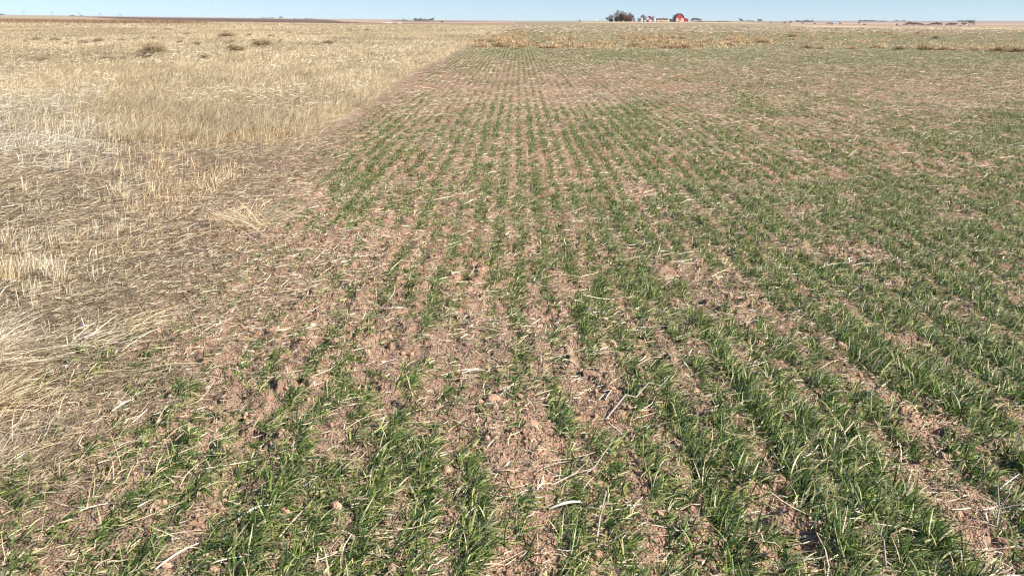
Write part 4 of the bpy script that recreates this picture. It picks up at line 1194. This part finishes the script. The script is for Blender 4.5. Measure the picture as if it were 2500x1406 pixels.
b = MB(); b.prism([(W + .1, 3.64), (W + 4.8, 2.68), (W + 4.8, 2.84), (W + .1, 3.82)], .2, D - .6); b.build('lean_to_roof', M_ROOF, lt)

# small red barn behind the bins
o = at_root('red_shed', 1585.5, FR + 30, 'small red arched-roof barn partly behind the grain bins', 'barn')
b = MB(); b.prism([(x * .62, z * .70) for x, z in prof], 0, 9); b.build('wall', M_RED, o)
b = MB()
for k in range(len(rp) - 1):
    q = [(rp[k][0]*.62, rp[k][1]*.70), (rp[k+1][0]*.62, rp[k+1][1]*.70), (rq[k+1][0]*.62, rq[k+1][1]*.71), (rq[k][0]*.62, rq[k][1]*.71)]
    b.add([(a_, -.3, c_) for a_, c_ in q] + [(a_, 9.3, c_) for a_, c_ in q], [(0, 1, 2, 3), (7, 6, 5, 4), (3, 2, 6, 7), (0, 4, 5, 1)])
b.build('roof', M_ROOF, o)
b = MB(); b.box(-1.2, 1.2, -.07, -.015, 0, 2.6); b.build('door', M_PALE, o)

def grain_bin(px, r, rad, h, label):
    o = at_root('grain_bin', px, r, label, 'grain bin', group='galvanised grain bins on the farm')
    n = 28; vs = []; fs = []
    lv = 9
    for i in range(lv):
        for q in (0, 1):
            rr_ = rad * (1.0 + .008 * q); z = h * (i + .5 * q) / lv
            vs += [(rr_ * math.cos(2*math.pi*k/n), rr_ * math.sin(2*math.pi*k/n), z) for k in range(n)]
    vs += [(rad * math.cos(2*math.pi*k/n), rad * math.sin(2*math.pi*k/n), h) for k in range(n)]
    nr = len(vs) // n
    for i in range(nr - 1):
        for k in range(n): fs.append((i*n+k, i*n+(k+1) % n, (i+1)*n+(k+1) % n, (i+1)*n+k))
    b = MB(); b.add(vs, fs); b.build('wall', M_STEEL, o)
    vs = [(rad * 1.05 * math.cos(2*math.pi*k/n), rad * 1.05 * math.sin(2*math.pi*k/n), h - .04) for k in range(n)]
    vs += [(rad * .12 * math.cos(2*math.pi*k/n), rad * .12 * math.sin(2*math.pi*k/n), h + rad * .52) for k in range(n)]
    b = MB(); b.add(vs, [(k, (k+1) % n, n+(k+1) % n, n+k) for k in range(n)] + [tuple(range(n, 2*n))]); rf = b.build('roof', M_STEEL, o)
    b = MB(); b.tube([(0, 0, h + rad * .50), (0, 0, h + rad * .62)], rad * .13, 10); b.build('vent_cap', M_TIN, rf)
    b = MB(); b.box(-.35, .35, -rad * 1.03, -rad * 1.0, .3, 1.7); b.build('door', M_TIN, o)
grain_bin(1564, FR + 10, 2.5, 2.9, 'leftmost and smallest of the grain bins, beside the tree clump')
grain_bin(1577, FR - 2, 3.0, 4.4, 'middle grain bin in front of the small red barn')
grain_bin(1595.5, FR - 6, 2.8, 4.6, 'right hand grain bin next to the long brown shed')

o = at_root('long_shed', 1616, FR, 'long low brown shed with pale roof between the bins and barn', 'shed')
b = MB(); b.prism([(-6.0, 0), (6.2, 0), (6.2, 3.0), (-6.0, 3.0)], 0, 7); b.build('wall', M_BROWN, o)
b = MB(); b.add([(-6.3, -.4, 2.95), (6.5, -.4, 2.95), (6.5, 3.5, 3.75), (-6.3, 3.5, 3.75), (6.5, 7.4, 2.95), (-6.3, 7.4, 2.95)],
                [(0, 1, 2, 3), (3, 2, 4, 5), (0, 3, 5), (1, 4, 2)]); b.build('roof', mat_plain('shed_roof', (.20, .14, .14)), o)
for q in (-4.2, -1.2, 1.8, 4.6):
    b = MB(); b.box(q - .55, q + .55, -.08, -.02, 1.1, 2.0); b.build('window', M_DARK, o)
o = at_root('side_shed', 1602.5, FR - 3, 'narrow dark shed at the left end of the long brown shed', 'shed')
b = MB(); b.prism([(-.9, 0), (.9, 0), (.9, 3.1), (0, 3.7), (-.9, 3.1)], 0, 4); b.build('wall', mat_plain('dark_shed', (.07, .075, .07)), o)
b = MB(); b.prism([(-1.1, 3.0), (0, 3.72), (1.1, 3.0), (1.1, 3.12), (0, 3.86), (-1.1, 3.12)], -.2, 4.2); b.build('roof', M_ROOF, o)
o = at_root('white_shed', 1637, FR + 10, 'low white building between the long shed and the red barn', 'shed')
b = MB(); b.prism([(-3.2, 0), (3.0, 0), (3.0, 1.9), (-.2, 2.8), (-3.2, 1.9)], 0, 5); b.build('wall', M_WHITE, o)
b = MB(); b.prism([(-3.5, 1.82), (-.2, 2.82), (3.3, 1.82), (3.3, 1.94), (-.2, 2.96), (-3.5, 1.94)], -.3, 5.3); b.build('roof', M_TIN, o)
b = MB(); b.box(-1, 0, -.06, -.015, 0, 1.7); b.build('door', M_TIN, o)

# round bales and clutter in front of the sheds
blab = ['pale round bale in the line before the long brown shed']
for px in (1606, 1610.5, 1615, 1619, 1624, 1628.5, 1632):
    x, y = az_xy(px, FR - 14)
    b = MB(); n = 16; s = rng.uniform(.75, 1.0)
    b.tube([(-.75, 0, s), (-.6, 0, s), (.6, 0, s), (.75, 0, s)], [s * .92, s, s, s * .92], n)
    o = b.build('round_bale', M_BALE); o.location = (x, y, hz(x, y) - .05); o.rotation_euler = (0, 0, rng.uniform(-.4, .4))
    tag(o, blab[0], 'bale', 'bales before the long shed')
for px, lab in ((1590, 'pale round bale at the foot of the right hand bin'), (1575, 'pale round bale at the foot of the middle bin'), (1457, 'pale round bale beside the grain auger')):
    x, y = az_xy(px, FR - 16)
    b = MB(); b.tube([(-.75, 0, .85), (-.6, 0, .85), (.6, 0, .85), (.75, 0, .85)], [.8, .87, .87, .8], 16)
    o = b.build('round_bale', M_BALE); o.location = (x, y, hz(x, y) - .05); tag(o, lab, 'bale')
# trailer before the barn
o = at_root('flatbed_trailer', 1656, FR - 9, 'dark low flatbed trailer parked before the barn doors', 'trailer')
b = MB(); b.box(-3.2, 3.2, -1, 1, .75, .95); b.box(-3.2, -3.05, -1, 1, .95, 1.5); b.build('bed', M_POLE, o)
for wx in (-1.0, 1.2):
    b = MB(); b.tube([(wx, -1.08, .42), (wx, -.82, .42)], .42, 14); b.build('wheel', M_DARK, o)
    b = MB(); b.tube([(wx, .82, .42), (wx, 1.08, .42)], .42, 14); b.build('wheel', M_DARK, o)
b = MB(); b.tube([(3.2, 0, .8), (4.8, 0, .5)], .06, 6); b.build('drawbar', M_POLE, o)
# grain auger
o = at_root('grain_auger', 1456, FR, 'grey grain auger slanting up towards the tree clump', 'auger')
b = MB(); b.tube([(0, 0, .5), (7.6, 1.0, 3.4)], .14, 8); b.build('auger_tube', M_TIN, o)
for s_ in (-.7, .7):
    b = MB(); b.tube([(3.0, s_, .35), (4.6, .6, 2.2)], .05, 5); b.build('leg', M_TIN, o)
    b = MB(); b.tube([(3.0, s_ - .08, .35), (3.0, s_ + .08, .35)], .35, 12); b.build('wheel', M_DARK, o)
# log piles right of the barn
for i, (px, rr_, L_, lab) in enumerate([(1705, 890, 5, 'dark brush pile right of the barn, nearest it'), (1738, 950, 9, 'long dark brush pile right of the barn on the skyline'),
                                       (1767, 880, 7, 'dark brush pile farthest right of the barn')]):
    x, y = az_xy(px, rr_)
    n = 160
    P = np.stack([rng.uniform(-L_, L_, n) * .9, rng.normal(0, .8, n), np.abs(rng.normal(.25, .25, n))], 1)
    V, F, C = blade_arrays(P, rng.normal(1.5, .5, n), rng.uniform(1.2, 1.7, n), rng.normal(0, .2, n), rng.uniform(.6, 2.2, n), rng.uniform(.08, .2, n),
                           palette(n, [(.12, .07, .05), (.17, .11, .08), (.09, .06, .05)], (1, 1, 1)), 1, tipw=.7, twist=rng.uniform(-1.5, 1.5, n), hug=False)
    o = add_mesh('brush_pile', mesh_np('brush_pile', V, F, M_WEED, C)); o.location = (x, y, hz(x, y)); tag(o, lab, 'brush pile')

# far white house on the right
def house(px, r, w, h, wallm, roofm, label, d=7):
    o = at_root('farmhouse', px, r, label, 'house')
    b = MB(); b.box(-w, w, 0, d, 0, h); b.build('wall', wallm, o)
    b = MB(); b.add([(-w-.3, -.3, h), (w+.3, -.3, h), (w+.3, d+.3, h), (-w-.3, d+.3, h), (-w-.3, d/2, h*1.6), (w+.3, d/2, h*1.6)],
                    [(0, 1, 5, 4), (2, 3, 4, 5), (0, 4, 3), (1, 2, 5), (3, 2, 1, 0)]); b.build('roof', roofm, o)
    for q in (-w*.5, w*.5):
        b = MB(); b.box(q - .5, q + .5, -.06, -.01, h*.35, h*.7); b.build('window', M_DARK, o)
    return o
house(2040, 1400, 3.2, 2.2, M_WHITE, M_TIN, 'tiny white farmhouse in the valley right of the skyline pines')
tree('bare_tree', BARE[1], 2022, 1420, 5, 'grey bare tree on the left of the tiny white farmhouse', 'tree', None, 1.4)
tree('bare_tree', BARE[3], 2030, 1430, 5, 'grey bare tree next to the tiny white farmhouse wall', 'tree', None, 1.4)
tree('bare_tree', BARE[0], 2052, 1440, 5, 'grey bare tree on the right of the tiny white farmhouse', 'tree', None, 1.6)
house(178, 3800, 7, 2.6, M_BROWN, M_ROOF, 'dark low farmhouse on the left skyline beside the mast', 10)
house(200, 3900, 4, 2.2, M_BROWN, M_ROOF, 'smaller dark farmhouse right of the one by the mast', 10)
house(708, 3500, 4.5, 2.6, M_WHITE, M_TIN, 'white farmhouse speck on the left skyline', 10)
house(737, 3500, 4, 2.6, M_WHITE, M_TIN, 'second white farmhouse speck on the left skyline', 10)

# snow patches on the far slope, left of centre
def snow_patch(pts, r, label):
    P = []
    for px, k in pts:
        x, y = az_xy(px, r * k); P.append((x, y, hz(x, y) + .12))
    c = np.mean(P, axis=0); n = len(P)
    vs = [tuple(np.array(p) - c) for p in P] + [(0, 0, .25)] + [tuple(np.array(p) - c - (0, 0, .4)) for p in P]
    fs = [(i, (i + 1) % n, n) for i in range(n)] + [(i, n + 1 + i, n + 1 + (i + 1) % n, (i + 1) % n) for i in range(n)]
    b = MB(); b.add(vs, fs); o = b.build('snow_patch', M_SNOW); o.location = c
    tag(o, label, 'snow patch')
snow_patch([(932, 1.0), (940, .93), (946, .85), (952, .93), (958, 1.0), (950, 1.1), (938, 1.15)], 620, 'larger white snow patch on the far slope')
snow_patch([(968, 1.0), (974, .95), (982, .97), (983, 1.03), (976, 1.07), (970, 1.05)], 620, 'smaller white snow patch right of the larger one')
snow_patch([(946, 1.0), (952, .97), (956, 1.0), (950, 1.04)], 760, 'sliver of snow above the larger snow patch')

# power pylons and masts
def pylon(px, r, hp, label):
    o = at_root('power_pylon', px, r, label, 'pylon', rz=-az_of(px), group='power line pylons on the left skyline')
    h = m_h(hp, r); w = m_w(5.5, r)
    for s_ in (-1, 1):
        b = MB(); b.tube([(s_ * w * .30, 0, 0), (s_ * w * .30, 0, h)], r * .00012, 5); b.build('leg', M_POLE, o)
    b = MB(); b.tube([(-w * .62, 0, h * .93), (w * .62, 0, h * .93)], r * .00014, 5); b.build('crossarm', M_POLE, o)
    for s_ in (-.55, 0, .55):
        b = MB(); b.tube([(s_ * w, 0, h * .93), (s_ * w, 0, h * .82)], r * .0001, 5); b.build('insulator', M_POLE, o)
for px, hp, lab in ((60, 11, 'nearest and tallest looking power pylon, farthest left'), (131, 9, 'second power pylon from the left edge'), (195, 8.5, 'third power pylon, just right of the mast'),
                    (247, 8, 'fourth power pylon from the left edge'), (294, 7, 'fifth and faintest power pylon from the left edge')):
    pylon(px, 3000, hp, lab)
def mast(px, r, hp, label, w=.00010):
    o = at_root('radio_mast', px, r, label, 'mast')
    h = m_h(hp, r)
    b = MB(); b.tube([(0, 0, 0), (0, 0, h * .5), (0, 0, h)], [r * w * 1.4, r * w, r * w * .6], 5); b.build('pole', M_TIN, o)
    b = MB(); b.tube([(-r * w * 3, 0, h * .8), (r * w * 3, 0, h * .8)], r * w * .6, 4); b.build('antenna', M_TIN, o)
mast(167, 3800, 26, 'tall thin radio mast on the left skyline between pylons', .00016)
mast(1217, 3000, 14, 'faint radio mast on the skyline left of the field boundary', .00009)
mast(2026, 3500, 9, 'faint radio mast on the skyline above the white farmhouse', .00011)
mast(1409, 2500, 13, 'faint pole on the skyline above the green bush', .00009)
hb = MB(); hb.box(-9000, 9000, -9000, 9000, -14, 90)
hm = bpy.data.materials.new('haze'); hm.use_nodes = True
hn = hm.node_tree; hn.nodes.clear()
ho = hn.nodes.new('ShaderNodeOutputMaterial'); hv = hn.nodes.new('ShaderNodeVolumePrincipled')
hv.inputs['Color'].default_value = (.86, .92, 1.0, 1); hv.inputs['Density'].default_value = 4.5e-5
hv.inputs['Anisotropy'].default_value = 0.0
hn.links.new(hv.outputs[0], ho.inputs['Volume'])
tag(hb.build('haze', hm), 'thin pale winter haze lying over the plain', 'haze', kind='stuff')
print('blades', nb1, nb2, nb3, nb4, nb5)
